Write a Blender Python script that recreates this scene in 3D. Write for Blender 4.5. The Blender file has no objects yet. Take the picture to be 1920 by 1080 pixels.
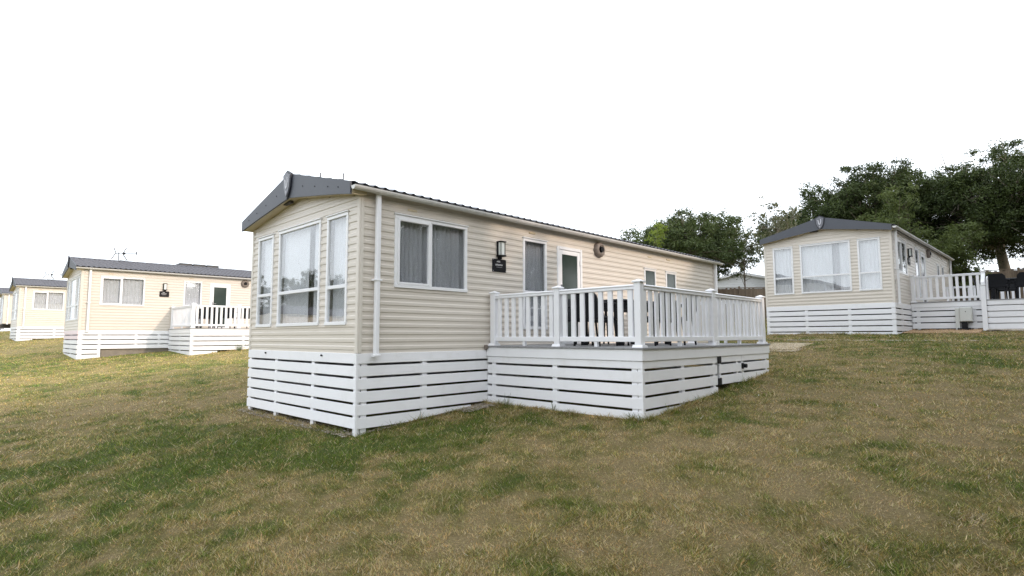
import bpy, math, random
import numpy as np
from mathutils import Vector, Matrix

sc = bpy.context.scene
COL = sc.collection
random.seed(7)
RNG = np.random.default_rng(11)

# ------------------------------------------------------------------ camera
CAM = Vector((-3.97356, -6.77970, 0.23112))
FWD = Vector((0.71496, 0.69383, 0.08620)).normalized()
ROLL = -0.0031
cd = bpy.data.cameras.new("camera")
cd.sensor_width = 36.0
cd.lens = 1041.39 / 1920 * 36.0
cd.clip_start = 0.05
cd.clip_end = 3000
cam = bpy.data.objects.new("camera", cd)
COL.objects.link(cam)
R_ = FWD.cross(Vector((0, 0, 1))).normalized()
U_ = R_.cross(FWD)
R2 = math.cos(ROLL) * R_ + math.sin(ROLL) * U_
U2 = -math.sin(ROLL) * R_ + math.cos(ROLL) * U_
m3 = Matrix((R2, U2, -FWD)).transposed()
cam.matrix_world = Matrix.Translation(CAM) @ m3.to_4x4()
sc.camera = cam

# ------------------------------------------------------------------ sky and sun
SUN_DIR = Vector((0.225, -0.923, 0.385)).normalized()
world = bpy.data.worlds.new("World")
sc.world = world
world.use_nodes = True
wn = world.node_tree
for n in list(wn.nodes):
    wn.nodes.remove(n)
wo = wn.nodes.new("ShaderNodeOutputWorld")
wb = wn.nodes.new("ShaderNodeBackground")
sky = wn.nodes.new("ShaderNodeTexSky")
sky.sky_type = 'NISHITA'
sky.sun_disc = False
sky.sun_elevation = math.asin(SUN_DIR.z)
sky.sun_rotation = math.atan2(SUN_DIR.x, SUN_DIR.y)
sky.altitude = 40
sky.air_density = 1.0
sky.dust_density = 3.0
sky.ozone_density = 1.5
hs = wn.nodes.new("ShaderNodeHueSaturation")
hs.inputs['Saturation'].default_value = 0.42
hs.inputs['Value'].default_value = 1.0
wn.links.new(sky.outputs[0], hs.inputs['Color'])
# thin even cloud veil over the sky
wtc = wn.nodes.new("ShaderNodeTexCoord")
wnz = wn.nodes.new("ShaderNodeTexNoise")
wnz.inputs['Scale'].default_value = 2.2
wnz.inputs['Detail'].default_value = 5
wn.links.new(wtc.outputs['Generated'], wnz.inputs['Vector'])
wmr = wn.nodes.new("ShaderNodeMapRange")
wmr.inputs['From Min'].default_value = 0.3
wmr.inputs['From Max'].default_value = 0.7
wmr.inputs['To Min'].default_value = 0.52
wmr.inputs['To Max'].default_value = 0.80
wn.links.new(wnz.outputs['Fac'], wmr.inputs['Value'])
wmx = wn.nodes.new("ShaderNodeMix")
wmx.data_type = 'RGBA'
CLOUD = 12.0
wmx.inputs['B'].default_value = (CLOUD * 0.935, CLOUD * 0.99, CLOUD * 1.06, 1)
wn.links.new(wmr.outputs[0], wmx.inputs['Factor'])
wn.links.new(hs.outputs[0], wmx.inputs['A'])
wn.links.new(wmx.outputs['Result'], wb.inputs['Color'])
wb.inputs['Strength'].default_value = 0.15
wn.links.new(wb.outputs[0], wo.inputs['Surface'])

sl = bpy.data.lights.new("sun", 'SUN')
sl.energy = 1.5
sl.angle = math.radians(1.2)
sl.color = (1.0, 0.80, 0.64)
sun = bpy.data.objects.new("sun", sl)
COL.objects.link(sun)
sun.rotation_euler = (-SUN_DIR).to_track_quat('-Z', 'Y').to_euler()
sun.location = (10, -40, 30)

vs = sc.view_settings
vs.view_transform = 'Standard'
vs.look = 'None'
vs.exposure = 0.46
sc.render.engine = 'CYCLES'
sc.cycles.use_denoising = True
sc.cycles.denoiser = 'OPENIMAGEDENOISE'
sc.cycles.denoising_input_passes = 'RGB_ALBEDO_NORMAL'
sc.cycles.denoising_prefilter = 'NONE'
sc.cycles.use_adaptive_sampling = True
sc.cycles.adaptive_threshold = 0.006
sc.cycles.max_bounces = 8
sc.cycles.transparent_max_bounces = 12
vs.gamma = 1.0
vs.use_curve_mapping = False

# ------------------------------------------------------------------ terrain height
def sstep(t):
    t = np.clip(t, 0, 1)
    return t * t * (3 - 2 * t)

def G(x, y):
    x = np.asarray(x, float); y = np.asarray(y, float)
    xc = np.clip(x, -14, 38)
    f = -1.085 + 0.0945 * xc - 0.0007 * xc * xc
    t = np.clip(y - 4, -2, 46)
    g = 0.04 * np.where(t < 2, (t + 2) ** 2 / 8, t)
    g = g - 0.0
    return f + g

def Gf(x, y):
    return float(G(x, y))

# value noise
_perm = RNG.random((256, 256))
def vnoise(x, y):
    xi = np.floor(x).astype(int); yi = np.floor(y).astype(int)
    fx = sstep(x - xi); fy = sstep(y - yi)
    a = _perm[xi & 255, yi & 255]; b = _perm[(xi + 1) & 255, yi & 255]
    c = _perm[xi & 255, (yi + 1) & 255]; d = _perm[(xi + 1) & 255, (yi + 1) & 255]
    return (a * (1 - fx) + b * fx) * (1 - fy) + (c * (1 - fx) + d * fx) * fy

def fbm(x, y, o=4):
    s = 0; a = 0.5; t = 0
    for i in range(o):
        s = s + a * vnoise(x + 17.3 * i, y - 9.1 * i); t += a
        x = x * 2.03; y = y * 2.03; a *= 0.5
    return s / t

GREEN = [(-2.59, 2.37, .5), (-2.02, 2.35, .6), (-1.36, 2.64, .7), (-0.74, 2.48, .6), (-0.71, 0.81, .55),
         (-1.02, -0.51, .5), (-0.57, -0.66, .45), (-0.09, -0.82, .45), (0.52, -0.87, .5), (1.21, -0.93, .55),
         (1.73, -1.24, .55), (1.67, -2.16, .45), (-1.2, 1.6, .8), (-1.3, 0.6, .6), (-2.21, 0.22, .35), (-3.2, 0.87, .5),
         (-0.91, -1.9, .25), (12.6, -4.2, 1.5), (11.0, -5.2, 1.2), (9.5, -6.3, 1.0), (0.9, 17.2, 1.2), (-2.2, 18.6, 1.2), (-3.0, 21, 1.5),
         (1.6, -5.9, .4), (0.6, -6.6, .4), (2.9, -4.1, .5), (-2.9, -1.5, .35)]
DRY = [(0.0, 1.6, .45), (-0.42, 2.6, .4), (-1.2, 6.33, 1.1), (-1.96, 8.89, 1.4), (0.1, 5.23, .8), (-0.63, -3.77, .6),
       (1.29, -3.87, .7), (3.85, -5.76, 1.0), (-1.58, -1.62, .45), (-0.29, -4.93, .5), (0.47, -5.72, .5),
       (-2.49, -1.71, .5), (-1.49, -3.19, .4), (0.73, -6.4, .3), (-0.35, 3.0, .4), (-1.6, 25.3, 2.0), (0.6, 29, 2.5), (1.0, 21.5, 1.5)]

def greenness(x, y):
    n = fbm(x * 0.55 + 3.1, y * 0.55 + 8.7, 4)
    n2 = fbm(x * 2.3 + 40, y * 2.3 + 12, 3)
    n3 = fbm(x * 7.1 + 4, y * 7.1 + 31, 2)
    v = 0.42 + (n - 0.5) * 0.8 + (n2 - 0.5) * 1.2 + (n3 - 0.5) * 1.0
    for cx, cy, s in GREEN:
        v = v + 0.22 * np.exp(-((x - cx) ** 2 + (y - cy) ** 2) / (2 * s * s))
    for cx, cy, s in DRY:
        v = v - 0.22 * np.exp(-((x - cx) ** 2 + (y - cy) ** 2) / (2 * s * s))
    return np.clip(v, 0, 1)

C_DRY = np.array((0.385, 0.292, 0.140))
C_STRAW = np.array((0.66, 0.53, 0.32))
C_OLIVE = np.array((0.278, 0.232, 0.080))
C_GREEN = np.array((0.112, 0.150, 0.030))

def lawn_colour(g, y=None):
    g = g[:, None]
    a = C_DRY * (1 - np.clip(g * 2.2, 0, 1)) + C_OLIVE * np.clip(g * 2.2, 0, 1)
    t = np.clip((g - 0.45) / 0.4, 0, 1)
    c = a * (1 - t) + C_GREEN * t
    if y is not None:   # open lawn beyond the caravan: yellower, with sunlit brightness painted into its colour
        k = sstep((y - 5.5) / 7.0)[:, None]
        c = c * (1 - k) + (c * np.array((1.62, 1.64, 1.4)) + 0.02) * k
    return c

# ------------------------------------------------------------------ materials
MATS = {}
def nodes_of(name):
    m = bpy.data.materials.new(name)
    m.use_nodes = True
    nt = m.node_tree
    return m, nt, nt.nodes['Principled BSDF']

def mat(name, col, rough=0.6, noise=0.0, nscale=6.0, bump=0.0, bscale=80.0, spec=0.5, metal=0.0, objrand=0.0, stretch=(1, 1, 1), dirt=0.0, dirtcol=(0.2, 0.18, 0.13)):
    if name in MATS:
        return MATS[name]
    m, nt, b = nodes_of(name)
    L = nt.links.new
    b.inputs['Roughness'].default_value = rough
    b.inputs['Specular IOR Level'].default_value = spec
    b.inputs['Metallic'].default_value = metal
    rgb = nt.nodes.new('ShaderNodeRGB'); rgb.outputs[0].default_value = (*col, 1)
    out = rgb.outputs[0]
    tc = nt.nodes.new('ShaderNodeTexCoord')
    geo = nt.nodes.new('ShaderNodeNewGeometry')
    mp = nt.nodes.new('ShaderNodeMapping'); mp.inputs['Scale'].default_value = stretch
    L(geo.outputs['Position'], mp.inputs['Vector'])
    if noise:
        nz = nt.nodes.new('ShaderNodeTexNoise'); nz.inputs['Scale'].default_value = nscale
        nz.inputs['Detail'].default_value = 6; nz.inputs['Roughness'].default_value = 0.65
        L(mp.outputs[0], nz.inputs['Vector'])
        mr = nt.nodes.new('ShaderNodeMapRange')
        mr.inputs['From Min'].default_value = 0.25; mr.inputs['From Max'].default_value = 0.75
        mr.inputs['To Min'].default_value = 1 - noise; mr.inputs['To Max'].default_value = 1 + noise
        L(nz.outputs['Fac'], mr.inputs['Value'])
        hv = nt.nodes.new('ShaderNodeHueSaturation')
        L(out, hv.inputs['Color']); L(mr.outputs[0], hv.inputs['Value'])
        out = hv.outputs[0]
    if objrand:
        oi = nt.nodes.new('ShaderNodeObjectInfo')
        mr = nt.nodes.new('ShaderNodeMapRange')
        mr.inputs['To Min'].default_value = 1 - objrand; mr.inputs['To Max'].default_value = 1 + objrand
        L(oi.outputs['Random'], mr.inputs['Value'])
        hv = nt.nodes.new('ShaderNodeHueSaturation')
        L(out, hv.inputs['Color']); L(mr.outputs[0], hv.inputs['Value'])
        out = hv.outputs[0]
    if dirt:
        nz = nt.nodes.new('ShaderNodeTexNoise'); nz.inputs['Scale'].default_value = 2.3
        nz.inputs['Detail'].default_value = 9; nz.inputs['Roughness'].default_value = 0.75
        L(geo.outputs['Position'], nz.inputs['Vector'])
        cr = nt.nodes.new('ShaderNodeMapRange')
        cr.inputs['From Min'].default_value = 0.52; cr.inputs['From Max'].default_value = 0.78
        cr.inputs['To Min'].default_value = 0.0; cr.inputs['To Max'].default_value = dirt
        L(nz.outputs['Fac'], cr.inputs['Value'])
        mx = nt.nodes.new('ShaderNodeMix'); mx.data_type = 'RGBA'
        mx.inputs['B'].default_value = (*dirtcol, 1)
        L(cr.outputs[0], mx.inputs['Factor']); L(out, mx.inputs['A'])
        out = mx.outputs['Result']
    L(out, b.inputs['Base Color'])
    if bump:
        nb = nt.nodes.new('ShaderNodeTexNoise'); nb.inputs['Scale'].default_value = bscale
        nb.inputs['Detail'].default_value = 4
        L(mp.outputs[0], nb.inputs['Vector'])
        bp = nt.nodes.new('ShaderNodeBump'); bp.inputs['Strength'].default_value = bump
        bp.inputs['Distance'].default_value = 0.01
        L(nb.outputs['Fac'], bp.inputs['Height']); L(bp.outputs[0], b.inputs['Normal'])
    MATS[name] = m
    return m

CREAM = mat('cream_siding', (0.67, 0.615, 0.545), 0.30, noise=0.035, nscale=1.6, bump=0.10, bscale=55, objrand=0.02, stretch=(0.3, 0.3, 2.5), dirt=0.10, dirtcol=(0.33, 0.31, 0.24))
CREAM_TRIM = mat('cream_trim', (0.68, 0.63, 0.56), 0.45, noise=0.03)
SOFFIT = mat('soffit', (0.62, 0.53, 0.37), 0.55, noise=0.05)
WHITE = mat('white_plastic', (0.85, 0.85, 0.87), 0.38, noise=0.025, nscale=2.5, objrand=0.02, dirt=0.12, dirtcol=(0.45, 0.44, 0.38))
WHITE_SKIRT = mat('white_skirt_board', (0.85, 0.85, 0.87), 0.45, noise=0.03, nscale=2.0, bump=0.08, bscale=30, objrand=0.025, stretch=(0.4, 0.4, 2), dirt=0.22, dirtcol=(0.42, 0.40, 0.31))
PINK_SKIRT = mat('pink_skirt_board', (0.82, 0.69, 0.71), 0.5, noise=0.04)
FRAME = mat('window_frame', (0.82, 0.82, 0.83), 0.3, noise=0.02)
GUTTER = mat('gutter_plastic', (0.66, 0.65, 0.63), 0.35, noise=0.08, nscale=5, dirt=0.25, dirtcol=(0.38, 0.35, 0.28))
FASCIA = mat('grey_fascia', (0.072, 0.078, 0.094), 0.5, noise=0.06, nscale=3)
ROOF = mat('grey_roof_tile', (0.105, 0.105, 0.118), 0.75, noise=0.25, nscale=9, bump=0.25, bscale=60)
BLACK = mat('black_plastic', (0.010, 0.010, 0.012), 0.5, spec=0.2)
DARKFRAME = mat('dark_shield_rim', (0.018, 0.02, 0.028), 0.4)
SHIELD = mat('shield_face', (0.15, 0.152, 0.175), 0.4)
EMBLEM = mat('emblem_silver', (0.55, 0.55, 0.58), 0.35)
LETTER = mat('lettering_white', (0.75, 0.75, 0.75), 0.5)
INTERIOR = mat('interior_wall', (0.42, 0.40, 0.38), 0.8, noise=0.08)
DARKINT = mat('interior_dark', (0.05, 0.065, 0.06), 0.8)
UNDER = mat('underfloor', (0.03, 0.028, 0.026), 0.9)
STEEL = mat('chassis_steel', (0.04, 0.035, 0.03), 0.6)
DECKGREY = mat('grey_deck_board', (0.27, 0.27, 0.275), 0.6, noise=0.10, nscale=8, stretch=(0.3, 2, 2), objrand=0.05, bump=0.15, bscale=60)
FLUE = mat('flue_brown', (0.20, 0.165, 0.14), 0.6, noise=0.25, nscale=14)
RATTAN = mat('black_rattan', (0.010, 0.0105, 0.013), 0.6, spec=0.25, bump=0.5, bscale=160)
TABLETOP = mat('dark_table_top', (0.02, 0.021, 0.024), 0.2)
LAMPGLASS = mat('lamp_glass', (0.72, 0.76, 0.74), 0.25)
WOOD = mat('weathered_fence_wood', (0.215, 0.165, 0.12), 0.8, noise=0.25, nscale=5, stretch=(3, 3, 0.4), objrand=0.16, bump=0.3)
CONCRETE = mat('concrete_slab', (0.24, 0.21, 0.17), 0.85, noise=0.25, nscale=5, bump=0.4, bscale=30, dirt=0.5, dirtcol=(0.12, 0.10, 0.06))
GREYMETAL = mat('aerial_metal', (0.30, 0.30, 0.32), 0.35, metal=0.8)
BOXGREY = mat('meter_box_grey', (0.62, 0.63, 0.60), 0.5, noise=0.04)
BARK = mat('bark', (0.115, 0.09, 0.065), 0.9, noise=0.3, nscale=10, bump=0.6, bscale=25, stretch=(2, 2, 0.6))
PALEBARK = mat('pale_bark', (0.20, 0.175, 0.135), 0.9, noise=0.3, nscale=10, bump=0.5, bscale=25, stretch=(2, 2, 0.6))
CHALETWHITE = mat('chalet_white_boards', (0.72, 0.73, 0.75), 0.5, noise=0.04)
HOUSEROOF = mat('slate_roof', (0.22, 0.22, 0.23), 0.7, noise=0.2, nscale=7)
BRICKW = mat('house_render', (0.5, 0.45, 0.38), 0.8, noise=0.1)
TIMBER = mat('picnic_timber', (0.12, 0.085, 0.06), 0.75, noise=0.2, objrand=0.1)

def make_glass(name, tint, ior):
    m = bpy.data.materials.new(name); m.use_nodes = True
    nt = m.node_tree
    for n in list(nt.nodes): nt.nodes.remove(n)
    o = nt.nodes.new('ShaderNodeOutputMaterial')
    mix = nt.nodes.new('ShaderNodeMixShader')
    g2 = nt.nodes.new('ShaderNodeNewGeometry')
    dp = nt.nodes.new('ShaderNodeVectorMath'); dp.operation = 'DOT_PRODUCT'
    nt.links.new(g2.outputs['Normal'], dp.inputs[0]); nt.links.new(g2.outputs['Incoming'], dp.inputs[1])
    ab = nt.nodes.new('ShaderNodeMath'); ab.operation = 'ABSOLUTE'; nt.links.new(dp.outputs['Value'], ab.inputs[0])
    om = nt.nodes.new('ShaderNodeMath'); om.operation = 'SUBTRACT'; om.inputs[0].default_value = 1.0; nt.links.new(ab.outputs[0], om.inputs[1])
    pw = nt.nodes.new('ShaderNodeMath'); pw.operation = 'POWER'; pw.inputs[1].default_value = 5.0; nt.links.new(om.outputs[0], pw.inputs[0])
    f0 = ((ior - 1) / (ior + 1)) ** 2
    fr = nt.nodes.new('ShaderNodeMath'); fr.operation = 'MULTIPLY_ADD'; fr.inputs[1].default_value = 1 - f0; fr.inputs[2].default_value = f0
    nt.links.new(pw.outputs[0], fr.inputs[0])
    tr = nt.nodes.new('ShaderNodeBsdfTransparent'); tr.inputs['Color'].default_value = (*tint, 1)
    gl = nt.nodes.new('ShaderNodeBsdfGlossy'); gl.inputs['Roughness'].default_value = 0.0
    geo = nt.nodes.new('ShaderNodeNewGeometry')
    nz = nt.nodes.new('ShaderNodeTexNoise'); nz.inputs['Scale'].default_value = 1.3
    nt.links.new(geo.outputs['Position'], nz.inputs['Vector'])
    bp = nt.nodes.new('ShaderNodeBump'); bp.inputs['Strength'].default_value = 0.12; bp.inputs['Distance'].default_value = 0.03
    nt.links.new(nz.outputs['Fac'], bp.inputs['Height'])
    nt.links.new(bp.outputs[0], gl.inputs['Normal'])
    nt.links.new(fr.outputs[0], mix.inputs[0]); nt.links.new(tr.outputs[0], mix.inputs[1]); nt.links.new(gl.outputs[0], mix.inputs[2])
    nt.links.new(mix.outputs[0], o.inputs['Surface'])
    return m
GLASS = make_glass('window_glass', (0.97, 0.98, 0.985), 2.2)
DOORGLASS = mat('obscured_green_glass', (0.035, 0.050, 0.043), 0.12, noise=0.15, nscale=3)

def translucent(name, col, tmix, colnode=None, rough=0.8):
    m, nt, b = nodes_of(name)
    b.inputs['Base Color'].default_value = (*col, 1)
    b.inputs['Roughness'].default_value = rough
    b.inputs['Specular IOR Level'].default_value = 0.2
    t = nt.nodes.new('ShaderNodeBsdfTranslucent'); t.inputs['Color'].default_value = (*col, 1)
    mx = nt.nodes.new('ShaderNodeMixShader'); mx.inputs[0].default_value = tmix
    o = nt.nodes['Material Output']
    nt.links.new(b.outputs[0], mx.inputs[1]); nt.links.new(t.outputs[0], mx.inputs[2]); nt.links.new(mx.outputs[0], o.inputs['Surface'])
    return m, nt, b, t
CURTAIN, *_ = translucent('voile_curtain', (0.88, 0.88, 0.90), 0.2)
DRAPE, *_ = translucent('grey_drape', (0.60, 0.60, 0.63), 0.15)

def leaf_mat(name, c1, c2, tmix=0.28):
    m, nt, b, t = translucent(name, c1, tmix, rough=0.55)
    b.inputs['Specular IOR Level'].default_value = 0.35
    geo = nt.nodes.new('ShaderNodeNewGeometry')
    nz = nt.nodes.new('ShaderNodeTexNoise'); nz.inputs['Scale'].default_value = 0.55; nz.inputs['Detail'].default_value = 3
    nt.links.new(geo.outputs['Position'], nz.inputs['Vector'])
    ad = nt.nodes.new('ShaderNodeMath'); ad.operation = 'MULTIPLY_ADD'; ad.inputs[1].default_value = 0.55; ad.inputs[2].default_value = -0.28
    nt.links.new(geo.outputs['Random Per Island'], ad.inputs[0])
    a2 = nt.nodes.new('ShaderNodeMath'); a2.operation = 'ADD'; a2.use_clamp = True
    nt.links.new(ad.outputs[0], a2.inputs[0]); nt.links.new(nz.outputs['Fac'], a2.inputs[1])
    mx = nt.nodes.new('ShaderNodeMix'); mx.data_type = 'RGBA'
    mx.inputs['A'].default_value = (*c1, 1); mx.inputs['B'].default_value = (*c2, 1)
    nt.links.new(a2.outputs[0], mx.inputs['Factor'])
    nt.links.new(mx.outputs['Result'], b.inputs['Base Color']); nt.links.new(mx.outputs['Result'], t.inputs['Color'])
    return m
LEAF_OAK = leaf_mat('oak_leaves', (0.022, 0.037, 0.011), (0.092, 0.125, 0.032), 0.28)
LEAF_MID = leaf_mat('ash_leaves', (0.036, 0.060, 0.018), (0.115, 0.150, 0.045))
LEAF_WILLOW = leaf_mat('willow_leaves', (0.07, 0.10, 0.026), (0.15, 0.185, 0.055), 0.35)
LEAF_LIME = leaf_mat('lime_shrub_leaves', (0.13, 0.19, 0.026), (0.26, 0.32, 0.05), 0.4)
LEAF_PALE = leaf_mat('pale_sparse_leaves', (0.10, 0.115, 0.06), (0.19, 0.19, 0.10), 0.3)

def attr_mat(name, tmix, nscale, namp, bump=0.0):
    m, nt, b = nodes_of(name)
    b.inputs['Roughness'].default_value = 0.85; b.inputs['Specular IOR Level'].default_value = 0.15
    at = nt.nodes.new('ShaderNodeAttribute'); at.attribute_name = 'Col'
    geo = nt.nodes.new('ShaderNodeNewGeometry')
    nz = nt.nodes.new('ShaderNodeTexNoise'); nz.inputs['Scale'].default_value = nscale; nz.inputs['Detail'].default_value = 8; nz.inputs['Roughness'].default_value = 0.7
    nt.links.new(geo.outputs['Position'], nz.inputs['Vector'])
    mr = nt.nodes.new('ShaderNodeMapRange'); mr.inputs['From Min'].default_value = 0.25; mr.inputs['From Max'].default_value = 0.75
    mr.inputs['To Min'].default_value = 1 - namp; mr.inputs['To Max'].default_value = 1 + namp
    nt.links.new(nz.outputs['Fac'], mr.inputs['Value'])
    hv = nt.nodes.new('ShaderNodeHueSaturation')
    nt.links.new(at.outputs['Color'], hv.inputs['Color']); nt.links.new(mr.outputs[0], hv.inputs['Value'])
    nt.links.new(hv.outputs[0], b.inputs['Base Color'])
    if tmix:
        t = nt.nodes.new('ShaderNodeBsdfTranslucent'); nt.links.new(hv.outputs[0], t.inputs['Color'])
        mx = nt.nodes.new('ShaderNodeMixShader'); mx.inputs[0].default_value = tmix
        nt.links.new(b.outputs[0], mx.inputs[1]); nt.links.new(t.outputs[0], mx.inputs[2]); nt.links.new(mx.outputs[0], nt.nodes['Material Output'].inputs['Surface'])
    if bump:
        bp = nt.nodes.new('ShaderNodeBump'); bp.inputs['Strength'].default_value = bump; bp.inputs['Distance'].default_value = 0.03
        n2 = nt.nodes.new('ShaderNodeTexNoise'); n2.inputs['Scale'].default_value = nscale * 1.5; n2.inputs['Detail'].default_value = 8
        nt.links.new(geo.outputs['Position'], n2.inputs['Vector'])
        nt.links.new(n2.outputs['Fac'], bp.inputs['Height']); nt.links.new(bp.outputs[0], b.inputs['Normal'])
    return m
GROUND = attr_mat('lawn_soil_and_thatch', 0, 45, 0.6, 0.9)
GRASS = attr_mat('grass_blades', 0.25, 3.0, 0.12)
GRAVEL = attr_mat('gravel_stones', 0, 40, 0.15)

# ------------------------------------------------------------------ mesh helpers
class MB:
    def __init__(s): s.v = []; s.f = []
    def add(s, vs, fs, convex=True):
        vs = [Vector(p) for p in vs]
        if convex:
            c = sum(vs, Vector()) / len(vs); out = []
            for f in fs:
                a = [vs[i] for i in f]
                n = Vector()
                for i in range(len(a)): n += a[i].cross(a[(i + 1) % len(a)])
                fc = sum(a, Vector()) / len(a)
                out.append(tuple(reversed(f)) if n.dot(fc - c) < 0 else tuple(f))
            fs = out
        o = len(s.v)
        s.v += [tuple(p) for p in vs]; s.f += [tuple(i + o for i in f) for f in fs]
        return s
    def box(s, x0, x1, y0, y1, z0, z1):
        v = [(x, y, z) for x in (x0, x1) for y in (y0, y1) for z in (z0, z1)]
        return s.add(v, [(0, 1, 3, 2), (4, 5, 7, 6), (0, 1, 5, 4), (2, 3, 7, 6), (0, 2, 6, 4), (1, 3, 7, 5)])
    def cbox(s, x0, x1, y0, y1, z0, z1, b=0.004):
        X = (min(x0, x1), max(x0, x1)); Y = (min(y0, y1), max(y0, y1)); Z = (min(z0, z1), max(z0, z1))
        b = min(b, (X[1] - X[0]) * .4, (Y[1] - Y[0]) * .4, (Z[1] - Z[0]) * .4)
        vs = []; idx = {}
        for i in (0, 1):
            for j in (0, 1):
                for k in (0, 1):
                    p = [X[i], Y[j], Z[k]]; sg = [1 - 2 * i, 1 - 2 * j, 1 - 2 * k]
                    for a in range(3):
                        q = [p[c] + (0 if c == a else sg[c] * b) for c in range(3)]
                        idx[i, j, k, a] = len(vs); vs.append(q)
        fs = []
        for a in range(3):
            o = [c for c in range(3) if c != a]
            for e in (0, 1):
                def K(u, w):
                    q = [0, 0, 0]; q[a] = e; q[o[0]] = u; q[o[1]] = w; return idx[q[0], q[1], q[2], a]
                fs.append((K(0, 0), K(1, 0), K(1, 1), K(0, 1)))
        for a in range(3):
            o = [c for c in range(3) if c != a]
            for u in (0, 1):
                for w in (0, 1):
                    def K(e, face):
                        q = [0, 0, 0]; q[a] = e; q[o[0]] = u; q[o[1]] = w; return idx[q[0], q[1], q[2], face]
                    fs.append((K(0, o[0]), K(1, o[0]), K(1, o[1]), K(0, o[1])))
        for i in (0, 1):
            for j in (0, 1):
                for k in (0, 1):
                    fs.append((idx[i, j, k, 0], idx[i, j, k, 1], idx[i, j, k, 2]))
        return s.add(vs, fs)
    def prism(s, poly, fn, w0, w1):
        """poly [(u,v)] extruded from w0 to w1; fn(u,v,w)->xyz"""
        n = len(poly)
        v = [fn(u, q, w0) for u, q in poly] + [fn(u, q, w1) for u, q in poly]
        f = [tuple(range(n)), tuple(range(n, 2 * n))] + [(i, (i + 1) % n, n + (i + 1) % n, n + i) for i in range(n)]
        # orient with polygon winding
        a = sum(poly[i][0] * poly[(i + 1) % n][1] - poly[(i + 1) % n][0] * poly[i][1] for i in range(n))
        e1 = Vector(fn(1, 0, 0)) - Vector(fn(0, 0, 0)); e2 = Vector(fn(0, 1, 0)) - Vector(fn(0, 0, 0)); e3 = Vector(fn(0, 0, 1)) - Vector(fn(0, 0, 0))
        h = e1.cross(e2).dot(e3) * a * (w1 - w0)
        if h > 0: f[0] = tuple(reversed(f[0]))
        else:
            f[1] = tuple(reversed(f[1])); f[2:] = [tuple(reversed(q)) for q in f[2:]]
        return s.add(v, f, convex=False)
    def tube(s, pts, r, n=8, closed=True):
        pts = [Vector(p) for p in pts]
        if not hasattr(r, '__len__'): r = [r] * len(pts)
        o = len(s.v); prev = None
        for i, p in enumerate(pts):
            d = (pts[min(i + 1, len(pts) - 1)] - pts[max(i - 1, 0)]).normalized()
            if prev is None:
                a = d.cross(Vector((0, 0, 1)) if abs(d.z) < .9 else Vector((1, 0, 0))).normalized()
            else:
                a = (prev - d * prev.dot(d)).normalized()
            prev = a; b = d.cross(a)
            for k in range(n):
                t = 2 * math.pi * k / n
                s.v.append(tuple(p + (a * math.cos(t) + b * math.sin(t)) * r[i]))
        for i in range(len(pts) - 1):
            for k in range(n):
                s.f.append((o + i * n + k, o + i * n + (k + 1) % n, o + (i + 1) * n + (k + 1) % n, o + (i + 1) * n + k))
        if closed:
            s.f.append(tuple(o + k for k in reversed(range(n)))); s.f.append(tuple(o + (len(pts) - 1) * n + k for k in range(n)))
        return s
    def mesh(s, name, m, smooth=False):
        me = bpy.data.meshes.new(name)
        me.from_pydata(s.v, [], s.f); me.update()
        if m: me.materials.append(m)
        if smooth:
            for p in me.polygons: p.use_smooth = True
        return me

def link(name, me, parent=None):
    o = bpy.data.objects.new(name, me); COL.objects.link(o)
    if parent is not None:
        o.parent = parent
        if 'off' in OFF.get(parent.name, {}): o.location = (0, 0, OFF[parent.name]['off'])
    return o
OFF = {}

def thing(name, label, cat, loc, yaw=0.0, group=None, off=0.0):
    """Empty at the base; children geometry is offset up by off"""
    o = bpy.data.objects.new(name, None); COL.objects.link(o)
    o.empty_display_size = 0.2
    o.location = (loc[0], loc[1], loc[2] - off); o.rotation_euler = (0, 0, yaw)
    o['label'] = label; o['category'] = cat
    if group: o['group'] = group
    if off: OFF[o.name] = {'off': off}
    return o
def tag(o, label, cat, group=None, kind=None):
    if label: o['label'] = label
    if cat: o['category'] = cat
    if group: o['group'] = group
    if kind: o['kind'] = kind
    return o

# wall coordinate maps (s along wall, out from wall, z)
def END(s, o, z): return (-o, s, z)
def SIDE(s, o, z): return (s, -o, z)
def wbox(mb, M, s0, s1, o0, o1, z0, z1, b=0.004):
    a = M(s0, o0, z0); c = M(s1, o1, z1)
    return mb.cbox(a[0], c[0], a[1], c[1], a[2], c[2], b)

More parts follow.
